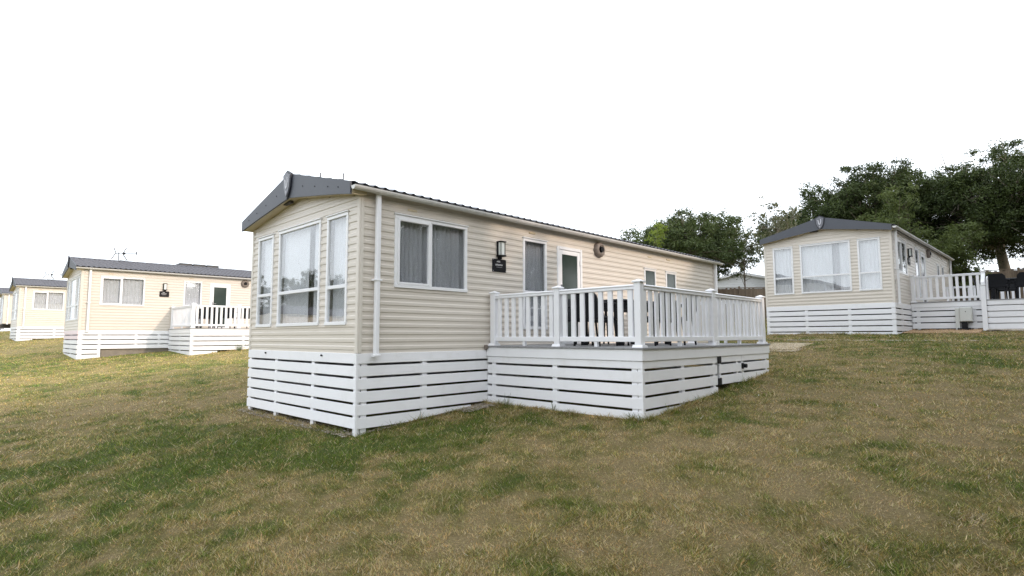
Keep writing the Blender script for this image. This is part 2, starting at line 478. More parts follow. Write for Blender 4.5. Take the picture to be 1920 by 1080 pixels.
# ------------------------------------------------------------------ the setting: ground
def axis_lin(lo, hi, near, nstep, far, nfar):
    a = np.arange(lo, hi + 1e-6, nstep)
    r = near
    t = np.linspace(0, 1, nfar + 1)[1:]
    up = hi + (far - hi) * t ** 2.6
    dn = lo - (far + lo) * t[::-1] ** 2.6
    return np.concatenate([dn, a, up])
gx = axis_lin(-9, 24, 0, 0.14, 900, 26)
gy = axis_lin(-9, 34, 0, 0.14, 900, 26)
XX, YY = np.meshgrid(gx, gy, indexing='ij')
ZZ = G(XX, YY)
near = ((XX > -12) & (XX < 30) & (YY > -12) & (YY < 40)).astype(float)
ZZ = ZZ + near * ((fbm(XX * 0.9, YY * 0.9, 3) - 0.5) * 0.05 + (fbm(XX * 4 + 5, YY * 4, 2) - 0.5) * 0.02)
nx, ny = XX.shape
def fast_mesh(name, verts, faces, m, nper, col=None, smooth=False):
    me = bpy.data.meshes.new(name)
    nv = len(verts); nf = len(faces)
    me.vertices.add(nv); me.vertices.foreach_set('co', np.asarray(verts, np.float32).ravel())
    me.loops.add(nf * nper); me.loops.foreach_set('vertex_index', np.asarray(faces, np.int32).ravel())
    me.polygons.add(nf)
    me.polygons.foreach_set('loop_start', np.arange(0, nf * nper, nper, dtype=np.int32))
    me.polygons.foreach_set('loop_total', np.full(nf, nper, np.int32))
    if smooth: me.polygons.foreach_set('use_smooth', np.ones(nf, bool))
    if col is not None:
        at = me.color_attributes.new('Col', 'FLOAT_COLOR', 'POINT')
        c4 = np.ones((nv, 4), np.float32); c4[:, :3] = col
        at.data.foreach_set('color', c4.ravel())
    me.materials.append(m); me.update(calc_edges=True); me.validate()
    return me
vv = np.stack([XX.ravel(), YY.ravel(), ZZ.ravel()], 1)
ii = np.arange(nx * ny).reshape(nx, ny)
ff = np.stack([ii[:-1, :-1], ii[1:, :-1], ii[1:, 1:], ii[:-1, 1:]], -1).reshape(-1, 4)
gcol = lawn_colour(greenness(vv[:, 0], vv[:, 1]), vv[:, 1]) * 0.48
ground = link('ground', fast_mesh('ground', vv, ff, GROUND, 4, gcol, True))
ground['kind'] = 'structure'; ground['label'] = 'sloping lawn of dry brown and green grass around the caravans'

# ------------------------------------------------------------------ caravan
W = 3.70; H = 2.20
NC = 21; CH = H / NC
PROF = [(0, .010), (.40, .0105), (.50, .021), (.88, .022), (1.0, .010)]
def prof_out(t):
    for (a, x), (b, y) in zip(PROF, PROF[1:]):
        if t <= b: return x + (y - x) * (t - a) / (b - a)
    return PROF[-1][1]
def plank_poly(z0, h, za, zb):
    ta, tb = (za - z0) / h, (zb - z0) / h
    pts = [(0, za), (prof_out(ta), za)] + [(o, z0 + t * h) for t, o in PROF if ta + 1e-4 < t < tb - 1e-4] + [(prof_out(tb), zb), (0, zb)]
    return pts
def wall_pieces(s0, s1, holes, ncourse, limits=None):
    res = []
    for i in range(ncourse):
        z0 = i * CH; z1 = z0 + CH
        a0, a1 = s0, s1
        if limits: a0, a1 = limits(z0, z1)
        if a1 - a0 < 0.05: continue
        hs = sorted([h for h in holes if h[2] < z1 - 1e-4 and h[3] > z0 + 1e-4])
        cur = a0
        for (h0, h1, hz0, hz1) in hs:
            if h0 > cur + .01: res.append((cur, h0, z0, z1, z0))
            if hz0 > z0 + .008: res.append((h0, h1, z0, hz0, z0))
            if hz1 < z1 - .008: res.append((h0, h1, hz1, z1, z0))
            cur = h1
        if a1 > cur + .01: res.append((cur, a1, z0, z1, z0))
    return res
def put_walls(par, M, pieces, individual, key):
    if individual:
        for (a, b, za, zb, z0) in pieces:
            mb = MB().prism(plank_poly(z0, CH, za, zb), lambda o, z, s: M(s, o, z), a + .0005, b - .0005)
            link('siding_plank', mb.mesh('siding_plank', CREAM), par)
    else:
        if key not in CACHE:
            mb = MB()
            for (a, b, za, zb, z0) in pieces:
                mb.prism(plank_poly(z0, CH, za, zb), lambda o, z, s: M(s, o, z), a, b)
            CACHE[key] = mb.mesh('siding', CREAM)
        o = link('siding', CACHE[key], par); o['kind'] = 'stuff'
CACHE = {}
def cached(key, fn):
    if key not in CACHE: CACHE[key] = fn()
    return CACHE[key]

def curtain_mesh(M, s0, s1, z0, z1, o, amp, per, seed, m):
    rnd = random.Random(seed)
    n = max(10, int((s1 - s0) / per * 6)); mb = MB()
    ph = rnd.random() * 6; rows = 4
    for r in range(rows):
        z = z0 + (z1 - z0) * r / (rows - 1)
        for i in range(n + 1):
            t = i / n
            w = math.sin(t * (s1 - s0) / per * 6.283 + ph + 0.8 * math.sin(t * 7 + seed)) + .4 * math.sin(t * (s1 - s0) / per * 13.7 + seed * 2 + r * .2)
            mb.v.append(M(s0 + (s1 - s0) * t, o + amp * w * (.8 + .4 * (1 - r / (rows - 1))), z))
    for r in range(rows - 1):
        for i in range(n):
            a = r * (n + 1) + i; mb.f.append((a, a + 1, a + n + 2, a + n + 1))
    return mb.mesh('curtain', m, True)

def window(par, M, s0, s1, z0, z1, vsplit=(), hsplit=(), curtain=None, sash=None, seed=1, fw=0.05, glass=None, dark=False, key=None):
    """frame mesh (the part) with panes, curtain and reveal as sub-parts"""
    glass = glass or GLASS
    def frame():
        mb = MB()
        p0, p1 = -.02, .034
        wbox(mb, M, s0, s1, p0, p1, z1 - fw, z1); wbox(mb, M, s0, s1, p0, p1 + .008, z0, z0 + fw)
        wbox(mb, M, s0, s0 + fw, p0, p1 - .002, z0 + fw, z1 - fw); wbox(mb, M, s1 - fw, s1, p0, p1 - .002, z0 + fw, z1 - fw)
        for s in vsplit: wbox(mb, M, s - .03, s + .03, p0, p1 - .004, z0 + fw, z1 - fw)
        for z in hsplit: wbox(mb, M, s0 + fw, s1 - fw, p0, p1 - .006, z - .026, z + .026)
        # drip cap
        wbox(mb, M, s0 - .015, s1 + .015, 0.0, p1 + .018, z1, z1 + .018, .003)
        if sash:
            a, b = sash
            for q in ((a, a + .035, z0 + fw, z1 - fw), (b - .035, b, z0 + fw, z1 - fw)): wbox(mb, M, q[0], q[1], .0, p1 + .012, q[2], q[3])
            for q in ((a + .035, b - .035, z0 + fw, z0 + fw + .035), (a + .035, b - .035, z1 - fw - .035, z1 - fw)): wbox(mb, M, q[0], q[1], .0, p1 + .010, q[2], q[3])
        return mb.mesh('window', FRAME)
    kk = (key, s0, s1, z0, z1)
    w = link('window', cached(('wf',) + kk, frame), par)
    ss = [s0 + fw] + list(vsplit) + [s1 - fw]; zs = [z0 + fw] + list(hsplit) + [z1 - fw]
    for i in range(len(ss) - 1):
        for j in range(len(zs) - 1):
            def pane():
                mb = MB(); wbox(mb, M, ss[i] - .01, ss[i + 1] + .01, .004, .010, zs[j] - .01, zs[j + 1] + .01, .001); return mb.mesh('pane', glass)
            link('pane', cached(('wp', i, j) + kk, pane), w)
    def reveal():
        d = -.55; mb = MB()
        A = [M(s, o, z) for s in (s0 + .01, s1 - .01) for o in (d, -.015) for z in (z0 + .01, z1 - .01)]
        mb.add(A, [(0, 1, 5, 4), (0, 1, 3, 2), (4, 5, 7, 6), (0, 2, 6, 4), (1, 3, 7, 5)])
        return mb.mesh('reveal', DARKINT if dark else INTERIOR)
    link('reveal', cached(('wr',) + kk, reveal), w)
    for k, c in enumerate(curtain or []):
        a, b, m, o = c
        link('curtain', cached(('wc', k) + kk, lambda: curtain_mesh(M, a, b, z0 + .02, z1 - .03, o, .012 if m is CURTAIN else .018, .11 if m is CURTAIN else .09, seed + k, m)), w)
    return w

def lamp_and_plate(par, s, zt, M=SIDE):
    """carriage style wall lamp over a black name plate"""
    mb = MB(); wbox(mb, M, s - .005, s + .115, .02, .05, 1.595, 1.85); wbox(mb, M, s - .012, s + .122, .02, .135, 1.835, 1.853, .003)
    wbox(mb, M, s - .012, s + .122, .02, .135, 1.588, 1.612, .003); wbox(mb, M, s + .002, s + .012, .112, .122, 1.612, 1.835, .001); wbox(mb, M, s + .098, s + .108, .112, .122, 1.612, 1.835, .001)
    wbox(mb, M, s + .02, s + .09, .02, .06, 1.55, 1.588, .003)
    l = link('wall_lamp', cached(('lamp', s), lambda: mb.mesh('wall_lamp', BLACK)), par)
    def g():
        q = MB(); wbox(q, M, s + .010, s + .100, .052, .111, 1.614, 1.833, .003); return q.mesh('lamp_glass', LAMPGLASS)
    link('lamp_glass', cached(('lampg', s), g), l)
    def pl():
        q = MB(); wbox(q, M, s - .115, s + .215, .016, .040, 1.325, 1.548, .012); return q.mesh('name_plate', BLACK)
    p = link('name_plate', cached(('plate', s), pl), par)
    def let():
        q = MB(); r = random.Random(5); o0, o1 = .0405, .0425
        x = s - .02
        for i in range(5):   # small script line, too small to read
            h = .012 + .016 * r.random()
            q.prism([(x, 1.492), (x + .006, 1.492), (x + .014, 1.492 + h), (x + .008, 1.492 + h)], lambda u, v, w: M(u, w, v), o0, o1); x += .016
            wbox(q, M, x - .012, x + .002, o0, o1, 1.492, 1.496, .0005)
        x = s - .05
        for i in range(8):   # bold name line
            wbox(q, M, x, x + .005, o0, o1, 1.432, 1.460, .0005)
            wbox(q, M, x + .012, x + .016, o0, o1, 1.432, 1.460, .0005)
            z = 1.432 + .012 * (i % 3)
            wbox(q, M, x + .005, x + .012, o0, o1 - .0004, z, z + .005, .0005); x += .0215
        wbox(q, M, s - .03, s + .11, o0, o1, 1.404, 1.407, .0005)
        return q.mesh('lettering', LETTER)
    link('lettering', cached(('let', s), let), p)
    for (u, z) in ((s - .1, 1.535), (s + .2, 1.535), (s - .1, 1.34), (s + .2, 1.34)):
        q = MB(); wbox(q, M, u - .006, u + .006, .040, .044, z - .006, z + .006, .002); link('plate_screw', cached(('ps', u, z), lambda: q.mesh('plate_screw', EMBLEM)), p)

def flue(par, s, z, key, M=SIDE):
    def body():
        mb = MB(); n = 18
        rings = [(.0, .165), (.05, .16), (.085, .135), (.10, .10), (.085, .075)]
        for o, r in rings:
            for k in range(n):
                t = 2 * math.pi * k / n; mb.v.append(M(s + r * math.cos(t), .016 + o, z + r * math.sin(t)))
        for i in range(len(rings) - 1):
            for k in range(n): mb.f.append((i * n + k, i * n + (k + 1) % n, (i + 1) * n + (k + 1) % n, (i + 1) * n + k))
        for k in range(10):  # guard spokes
            t = 2 * math.pi * k / 10
            mb.tube([M(s + .08 * math.cos(t), .10, z + .08 * math.sin(t)), M(s + .155 * math.cos(t), .088, z + .155 * math.sin(t))], .007, 4)
        return mb.mesh('boiler_flue', FLUE, True)
    f = link('boiler_flue', cached(('flue', key), body), par)
    def hole():
        mb = MB(); mb.tube([M(s, .05, z), M(s, .135, z)], .055, 14); return mb.mesh('flue_pipe', BLACK)
    link('flue_pipe', cached(('flueh', key), hole), f)

def fascia_bottom(y):
    t = abs(y - W / 2) / (W / 2 + .08)
    return 2.155 + .285 * (1 - t) ** .92
def fascia_top(y):
    t = abs(y - W / 2) / (W / 2 + .08)
    return 2.325 + .51 * (1 - t)

def roof_mesh(L):
    mb = MB(); ov = .175; x0 = -ov; x1 = L + .18
    nxs = int((x1 - x0) / .04); rows = 6
    for side in (0, 1):
        base = len(mb.v)
        prof = []
        for r in range(rows):
            prof += [(r / rows, .022), ((r + 1) / rows - .004, .004)]
        prof = prof  # from eave (0) to ridge (1)
        for (t, h) in prof:
            yy = -.145 + (W / 2 + .145) * t; zz = 2.280 + .524 * t
            for i in range(nxs + 1):
                x = x0 + (x1 - x0) * i / nxs
                c = .5 + .5 * math.cos(2 * math.pi * x / .16)
                z = zz + h + .034 * c ** 3
                y = yy if side == 0 else W - yy
                mb.v.append((x, y, z))
        n = nxs + 1
        for r in range(len(prof) - 1):
            for i in range(nxs):
                a = base + r * n + i; q = (a, a + 1, a + n + 1, a + n)
                mb.f.append(q if side == 0 else tuple(reversed(q)))
    # underside
    mb.prism([(-.08, 2.275), (W / 2, 2.78), (W + .08, 2.275), (W + .08, 2.25), (W / 2, 2.74), (-.08, 2.25)], lambda u, v, w: (w, u, v), -.15, L + .17)
    # ridge cap
    mb.prism([(W / 2 - .11, 2.80), (W / 2, 2.845), (W / 2 + .11, 2.80), (W / 2, 2.82)], lambda u, v, w: (w, u, v), -.17, L + .175)
    return mb.mesh('roof', ROOF)

def skirt_row(par, M, s0, s1, zt, zb_fn, ngaps, g1, pitch=.1725, gap=.033, o0=.004, o1=.026, posts=(), fn_name='skirt_board', mats=None, post_o=(-.05, .002), last_gap=True, post_bottom=None):
    """horizontal boards with gaps; each board ends on the ground line"""
    edges = [zt]
    for k in range(ngaps):
        c = g1 - k * pitch
        edges += [c + gap / 2, c - gap / 2]
    zmin = min(zb_fn(s0), zb_fn(s1))
    edges.append(zmin)
    for k in range(0, len(edges) - 1, 2):
        top, bot = edges[k], edges[k + 1]
        n = 6; ss = [s0 + (s1 - s0) * i / n for i in range(n + 1)]
        low = [max(bot, zb_fn(s)) for s in ss]
        if max(top - l for l in low) < .012: continue
        # clip in s where the ground is above the board
        pts_t = []; pts_b = []
        for s, l in zip(ss, low):
            if top - l > .004: pts_b.append((s, l)); pts_t.append((s, top))
        if len(pts_b) < 2: continue
        if len(pts_b) == n + 1 and max(low) - min(low) < .004:
            mb = MB(); wbox(mb, M, s0, s1, o0, o1, low[0], top, .003)
        else:
            poly = pts_b + [pts_t[-1], pts_t[0]]
            mb = MB().prism(poly, lambda u, v, w: M(u, w, v), o0, o1)
        m = WHITE_SKIRT if not mats else mats.get(k // 2, WHITE_SKIRT)
        link(fn_name, mb.mesh(fn_name, m), par)
    for p in posts:
        q = MB(); b = (post_bottom or zb_fn)(p) ; wbox(q, M, p - .045, p + .045, post_o[0], post_o[1], b, zt - .01)
        link('skirt_post', q.mesh('skirt_post', WHITE), par)

def shield(par, key, flip=1):
    yc = W / 2; X = .2
    out = [(0, 2.885), (.145, 2.815), (.118, 2.60), (.07, 2.50), (0, 2.42), (-.07, 2.50), (-.118, 2.60), (-.145, 2.815)]
    inn = [(u * .80, 2.64 + (v - 2.64) * .86) for u, v in out]
    f = lambda u, v, w: (-w, yc - u, v)
    b = link('badge', cached(('sh', 0), lambda: MB().prism(out, f, .208, .238).mesh('badge', DARKFRAME)), par)
    link('badge_face', cached(('sh', 1), lambda: MB().prism(inn, f, .238, .246).mesh('badge_face', SHIELD)), b)
    def em():
        q = MB()
        q.prism([(-.055, 2.735), (-.03, 2.735), (-.012, 2.61), (.0, 2.58), (-.022, 2.585), (-.04, 2.62)], f, .246, .251)
        q.prism([(-.014, 2.60), (.0, 2.58), (.028, 2.61), (.05, 2.68), (.048, 2.76), (.026, 2.77), (.028, 2.69), (.012, 2.64)], f, .246, .2515)
        q.prism([(-.075, 2.725), (-.05, 2.745), (-.05, 2.727)], f, .246, .2505)
        q.prism([(-.008, 2.53), (.004, 2.55), (.014, 2.53), (.003, 2.47)], f, .246, .2508)
        return q.mesh('emblem', EMBLEM)
    link('emblem', cached(('sh', 2), em), b)

def caravan(label, loc, yaw, floor_z, L, depth, detail, wins, endwins, group, holes_key, sideplate=2.62, sidez=0):
    t = thing('static_caravan', label, 'caravan', (loc[0], loc[1], floor_z), yaw, group, off=depth)
    # siding
    eh = [(w['s'][0] + .02, w['s'][1] - .02, w['s'][2] + .02, w['s'][3] - .02) for w in endwins]
    shh = [(w['s'][0] + .02, w['s'][1] - .02, w['s'][2] + .02, w['s'][3] - .02) for w in wins]
    def lim(z0, z1):
        if z0 < H - .06: return (.0, W)
        zz = z0
        if zz > 2.43: return (0, 0)
        lo = 0
        for k in range(200):
            y = W / 2 * k / 200
            if fascia_bottom(y) > zz: lo = y; break
        return (lo, W - lo)
    put_walls(t, END, wall_pieces(0, W, eh, NC + 3, lim), detail, (holes_key, 'end'))
    put_walls(t, SIDE, wall_pieces(0, L, shh, NC + 1, lambda a, b: (0, L)), detail, (holes_key, 'side', L))
    # far walls, floor
    def far():
        mb = MB(); mb.box(.0, L, W - .03, W + .012, 0, 2.27); mb.box(L - .03, L + .012, .02, W - .03, 0, 2.33); return mb.mesh('wall_panel', CREAM_TRIM)
    link('wall_panel', cached(('far', L), far), t)
    link('floor_chassis', cached(('flr', L), lambda: MB().box(.03, L - .03, .03, W - .04, -.12, -.004).mesh('floor_chassis', UNDER)), t)
    def ceil():
        return MB().box(.6, L - .03, .6, W - .03, 2.10, 2.2).mesh('ceiling_panel', INTERIOR)
    # corner trims
    def trim(x, y, dx, dy):
        mb = MB(); mb.cbox(x - .028 * (1 if dx else 1), x + .045, y - .028, y + .045, 0.002, 2.255, .006); return mb
    def tr1():
        mb = MB(); wbox(mb, END, -.028, .04, .0, .028, .002, 2.2, .006); wbox(mb, SIDE, .0, .05, .0, .028, .004, 2.24, .006); return mb.mesh('corner_trim', CREAM_TRIM)
    link('corner_trim', cached('tr1', tr1), t)
    def tr2():
        mb = MB(); wbox(mb, END, W - .04, W + .03, .0, .028, .002, 2.2, .006); return mb.mesh('corner_trim', CREAM_TRIM)
    link('corner_trim', cached('tr2', tr2), t)
    def tr3():
        mb = MB(); wbox(mb, SIDE, L - .06, L + .028, .0, .028, .002, 2.24, .006); return mb.mesh('corner_trim', CREAM_TRIM)
    link('corner_trim', cached(('tr3', L), tr3), t)
    # roof, fascia, soffit
    r = link('roof', cached(('roof', L), lambda: roof_mesh(L)), t)
    ys = [-.08 + (W + .16) * i / 28 for i in range(29)]
    poly = [(y, fascia_bottom(y)) for y in ys] + [(W + .08, 2.335), (W / 2, 2.84), (-.08, 2.335)]
    fa = link('fascia', cached('fascia', lambda: MB().prism(poly, lambda u, v, w: (w, u, v), -.208, -.18).mesh('fascia', FASCIA)), t)
    def soff():
        mb = MB()
        for a, b in zip(ys[:-1], ys[1:]):
            za, zb = fascia_bottom(a) + .012, fascia_bottom(b) + .012
            mb.prism([(a, za), (b, zb), (b, zb + .03), (a, za + .03)], lambda u, v, w: (w, u, v), -.18, -.002)
        mb.box(-.179, .05, -.084, -.03, 2.185, 2.25)
        return mb.mesh('soffit', SOFFIT)
    link('soffit', cached('soffit', soff), t)
    def eave():
        mb = MB(); mb.box(.052, L + .01, -.085, -.03, 2.255, 2.30); return mb.mesh('eave_board', STEEL)
    link('eave_board', cached(('eave', L), eave), t)
    shield(fa, holes_key)
    if detail:
        for y in (.25, .55, .95, 1.35, 2.3, 2.72, 3.1, 3.45):
            z = (fascia_bottom(y) + fascia_top(y)) / 2
            link('fascia_screw', cached(('scr', y), lambda: MB().tube([(-.208, y, z), (-.213, y, z)], .011, 8).mesh('fascia_screw', BLACK)), fa)
    # gutter
    def gut():
        mb = MB(); n = 8; x0, x1 = -.195, L + .24; yc, zc = -.150, 2.268
        ro, ri = .056, .049
        for x in (x0, x1):
            for rr in (ro, ri):
                for k in range(n + 1):
                    a = math.pi + math.pi * k / n; mb.v.append((x, yc + rr * math.cos(a), zc + rr * math.sin(a)))
        m = n + 1
        for k in range(n):
            mb.f.append((k, 2 * m + k, 2 * m + k + 1, k + 1)); mb.f.append((m + k, m + k + 1, 3 * m + k + 1, 3 * m + k))
        mb.f.append((0, m, 3 * m, 2 * m)); mb.f.append((n, 2 * m + n, 3 * m + n, m + n))
        for x in (x0, x1):
            poly = [(yc + ro * math.cos(math.pi + math.pi * k / n), zc + ro * math.sin(math.pi + math.pi * k / n)) for k in range(n + 1)]
            mb.prism(poly, lambda u, v, w: (w, u, v), x - .006 if x < 0 else x, x if x < 0 else x + .006)
        return mb.mesh('gutter', GUTTER, False)
    g = link('gutter', cached(('gut', L), gut), t)
    xs = [.22 + .93 * i for i in range(int(L / .93) + 1)]
    for x in xs:
        def br():
            mb = MB(); n = 8; yc, zc = -.150, 2.268
            po = [(yc + .062 * math.cos(math.pi + math.pi * k / n), zc + .062 * math.sin(math.pi + math.pi * k / n)) for k in range(n + 1)]
            pi_ = [(yc + .0565 * math.cos(math.pi + math.pi * k / n), zc + .0565 * math.sin(math.pi + math.pi * k / n)) for k in range(n + 1)]
            mb.prism(po + pi_[::-1], lambda u, v, w: (w, u, v), x - .025, x + .025); return mb.mesh('gutter_bracket', GUTTER)
        link('gutter_bracket', cached(('gb', round(x, 2)), br), g)
    # downpipes
    for k, x in enumerate((.235, L - .02)):
        def dp():
            mb = MB(); wbox(mb, SIDE, x - .034, x + .034, .055, .118, -.03, 2.275, .01)
            if k == 0:
                wbox(mb, SIDE, x - .06, x + .06, .02, .125, 1.0, 1.025, .003); wbox(mb, SIDE, x - .05, x + .05, .045, .13, -.045, -.012, .004)
            return mb.mesh('downpipe', WHITE)
        link('downpipe', cached(('dp', k, L), dp), t)
    # windows
    for i, w in enumerate(endwins):
        a, b, c, d = w['s']
        window(t, END, a, b, c, d, hsplit=w.get('h', ()), curtain=w.get('cur'), seed=3 + i, key=(holes_key, 'e'))
    for i, w in enumerate(wins):
        a, b, c, d = w['s']
        if w.get('door'):
            def dr():
                mb = MB()
                for q in ((a, a + .06, c, d), (b - .06, b, c, d), (a + .06, b - .06, d - .06, d)): wbox(mb, SIDE, q[0], q[1], -.02, .040, q[2], q[3])
                A, B, Cc, D = a + .065, b - .065, c + .01, d - .065
                for q in ((A, A + .085, Cc, D), (B - .085, B, Cc, D), (A + .085, B - .085, D - .085, D), (A + .085, B - .085, Cc, Cc + .14)): wbox(mb, SIDE, q[0], q[1], -.01, .028, q[2], q[3])
                return mb.mesh('door', FRAME)
            do = link('door', cached(('door', holes_key, a), dr), t)
            def dg():
                mb = MB(); wbox(mb, SIDE, a + .14, b - .14, .008, .018, c + .14, d - .14, .001); return mb.mesh('door_glass', DOORGLASS)
            link('door_glass', cached(('dg', holes_key, a), dg), do)
            def dbk():
                mb = MB(); A_ = [SIDE(s, o, z) for s in (a + .16, b - .16) for o in (-.35, -.012) for z in (c + .15, d - .17)]
                mb.add(A_, [(0, 1, 5, 4), (0, 1, 3, 2), (4, 5, 7, 6), (0, 2, 6, 4), (1, 3, 7, 5)]); return mb.mesh('reveal', DARKINT)
            link('reveal', cached(('dbk', holes_key, a), dbk), do)
            def hd():
                mb = MB(); wbox(mb, SIDE, a + .10, a + .13, .028, .045, 1.0, 1.22, .004); wbox(mb, SIDE, a + .105, a + .24, .06, .075, 1.12, 1.14, .004); wbox(mb, SIDE, a + .105, a + .125, .04, .065, 1.12, 1.14, .002); return mb.mesh('handle', GREYMETAL)
            link('handle', cached(('hd', holes_key, a), hd), do)
            for z in (d - .28, (c + d) / 2, c + .25):
                def hg():
                    mb = MB(); wbox(mb, SIDE, b - .085, b - .035, .03, .055, z - .05, z + .05, .006); return mb.mesh('hinge', FRAME)
                link('hinge', cached(('hg', holes_key, a, z), hg), do)
        else:
            window(t, SIDE, a, b, c, d, vsplit=w.get('v', ()), hsplit=w.get('h', ()), curtain=w.get('cur'), sash=w.get('sash'), seed=11 + i, key=(holes_key, 's'), glass=w.get('glass'), dark=w.get('dark', False), fw=w.get('fw', .05))
    lamp_and_plate(t, sideplate, 0)
    flue(t, 5.6, 2.03, holes_key)
    # small vents under the eaves
    for (x, z) in ((.78, 2.09), (3.45, 2.10), (7.6, 2.07), (8.5, 2.09)):
        def vt():
            mb = MB(); wbox(mb, SIDE, x, x + .16, .004, .03, z, z + .03, .004); return mb.mesh('wall_vent', SOFFIT)
        link('wall_vent', cached(('vent', x), vt), t)
    def sv():
        return MB().cbox(-.13, -.07, 1.95, 2.2, fascia_bottom(2.07) - .02, fascia_bottom(2.07) + .02, .003).mesh('soffit_vent', STEEL)
    link('soffit_vent', cached('sv', sv), t)
    return t

def main_side_windows(cm=None):
    cm = cm or DRAPE
    return [
        dict(s=(.553, 1.944, .934, 2.005), v=(1.20,), sash=(.60, 1.19), cur=[(.58, 1.93, cm, -.08)]),
        dict(s=(3.276, 3.93, .35, 2.0), h=(1.02,), cur=[(3.30, 3.90, cm, -.07)]),
        dict(s=(4.235, 5.02, .005, 1.966), door=True),
        dict(s=(7.42, 7.95, 1.25, 1.80), dark=True, fw=.045, glass=DOORGLASS),
        dict(s=(8.43, 8.95, 1.25, 1.80), dark=True, fw=.045, glass=DOORGLASS)]
def end_windows(full=True):
    return [
        dict(s=(2.785, 3.43, .398, 1.995), h=(.955,), cur=[(2.81, 3.41, CURTAIN, -.08)]),
        dict(s=(1.084, 2.56, .398, 2.01), h=(.953,), cur=[(1.62, 2.54, CURTAIN, -.08), (1.10, 1.40, CURTAIN, -.06), (1.38, 1.66, DRAPE, -.16)]),
        dict(s=(.276, .885, .393, 2.0), h=(.945,), cur=[(.30, .87, CURTAIN, -.08)])]

CG = 'static caravans standing on the sloping field'
L0 = 11.16
main = caravan('large beige static caravan in the middle foreground with white deck and grey gable fascia', (0, 0), 0.0, 0.0, L0, 1.085, True, main_side_windows(), end_windows(), CG, 'm')
rightc = caravan('beige static caravan at the right in front of dark trees, curtained end windows facing', (15.834, -3.448), -.026, 1.196, 10.3, .96, False, main_side_windows(), end_windows(), CG, 'r', 2.2)
leftA = caravan('sunlit cream static caravan left of the large one with white deck and roof aerial', (-.475, 18.242), -.021, .476, L0, 1.01, False, main_side_windows(CURTAIN), end_windows(), CG, 'm2', 2.55)
leftB = caravan('sunlit cream static caravan second from left with a two-pane curtained window', (-.95, 34.2), .002, .837, L0, .76, False, main_side_windows(CURTAIN), end_windows(), CG, 'm2', 2.55)
leftC = caravan('partly hidden cream static caravan at the far left edge on an open dark chassis', (-.62, 50.0), .002, 1.28, L0, .60, False, main_side_windows(CURTAIN), end_windows(), CG, 'm2', 2.55)

leftD = caravan('cream static caravan outside the view to the left, seen only reflected in the end windows', (-21.0, 25.0), .0, -.75, L0, 1.0, False, main_side_windows(CURTAIN), end_windows(), CG, 'm2', 2.55)
# --- skirts
def gz(t, yaw, loc, floor):
    c, s_ = math.cos(yaw), math.sin(yaw)
    def f(x, y):
        return Gf(loc[0] + c * x - s_ * y, loc[1] + s_ * x + c * y) - floor
    return f
gm = gz(main, 0, (0, 0), 0)
skirt_row(main, END, -.012, W + .02, 0.0, lambda s: -1.004, 5, -.154, posts=(.045, 1.27, 2.58, W - .03), post_bottom=lambda p: -1.10)
q = MB(); q.cbox(-.040, -.003, -.040, -.013, -1.10, -.001, .004); link('skirt_post', q.mesh('skirt_post', WHITE), main)
skirt_row(main, SIDE, -.002, 2.44, 0.0, lambda s: max(-1.004, gm(s, -.02) + .012), 5, -.154, posts=(.11, 1.13), post_bottom=lambda p: -1.12)
skirt_row(main, SIDE, 2.44, L0, 0.0, lambda s: gm(s, -.02) + .02, 5, -.154, posts=(5.0, 8.0, L0 - .1))
FAR = lambda s, o, z: (s, W + o, z)
FEND = lambda s, o, z: (L0 + o, s, z)
FENDR = lambda s, o, z: (10.3 + o, s, z)
skirt_row(main, FAR, 0, L0, 0.0, lambda s: gm(s, W) - .02, 0, -.154)
skirt_row(main, FEND, 0, W, 0.0, lambda s: gm(L0, s) - .02, 0, -.154)
for y in (.95, 2.95):   # locking screws on the top board
    link('board_fixing', MB().tube([(-.026, y, -.042), (-.045, y, -.042)], .014, 8).mesh('board_fixing', BLACK), main)
    link('board_fixing', MB().cbox(-.04, -.026, y - .03, y, -.047, -.039, .002).mesh('board_fixing', BLACK), main)

gr = gz(rightc, -.026, (15.834, -3.448), 1.196)
skirt_row(rightc, END, -.012, W + .02, 0.0, lambda s: gr(0, s) + .01, 5, -.17, posts=(.045, 1.2, 2.45, W - .03))
skirt_row(rightc, SIDE, -.01, 2.13, 0.0, lambda s: gr(s, 0) + .01, 5, -.17, posts=(.06, 1.05))
skirt_row(rightc, SIDE, 2.13, 10.3, 0.0, lambda s: gr(s, 0) + .02, 4, -.17)
skirt_row(rightc, FAR, 0, 10.3, 0.0, lambda s: gr(s, W) - .02, 0, -.17)
skirt_row(rightc, FENDR, 0, W, 0.0, lambda s: gr(10.3, s) - .02, 0, -.17)
ga = gz(leftA, -.021, (-.475, 18.242), .476)
skirt_row(leftA, END, -.012, W + .02, 0.0, lambda s: ga(0, s) + .0, 5, -.16, posts=(.045, 1.85, W - .03), mats={0: PINK_SKIRT, 1: PINK_SKIRT})
skirt_row(leftA, SIDE, -.002, .66, 0.0, lambda s: ga(s, 0), 5, -.16, posts=(.08, .62))
skirt_row(leftA, SIDE, .66, 2.86, 0.0, lambda s: max(-.665, ga(s, 0)), 3, -.16, posts=(1.75, 2.5), post_bottom=lambda p: -.665)
skirt_row(leftA, SIDE, 2.86, L0, 0.0, lambda s: ga(s, 0), 5, -.16)
gb = gz(leftB, .002, (-.95, 34.2), .837)
skirt_row(leftB, END, -.012, W + .02, 0.0, lambda s: gb(0, s), 4, -.16, posts=(.045, 1.85, W - .03))
skirt_row(leftB, SIDE, -.002, 4.0, 0.0, lambda s: gb(s, 0), 4, -.16, posts=(.08, 1.6, 3.2))
skirt_row(leftB, SIDE, 4.0, L0, 0.0, lambda s: gb(s, 0), 4, -.16)
gd = gz(leftD, 0, (-21.0, 25.0), -.75)
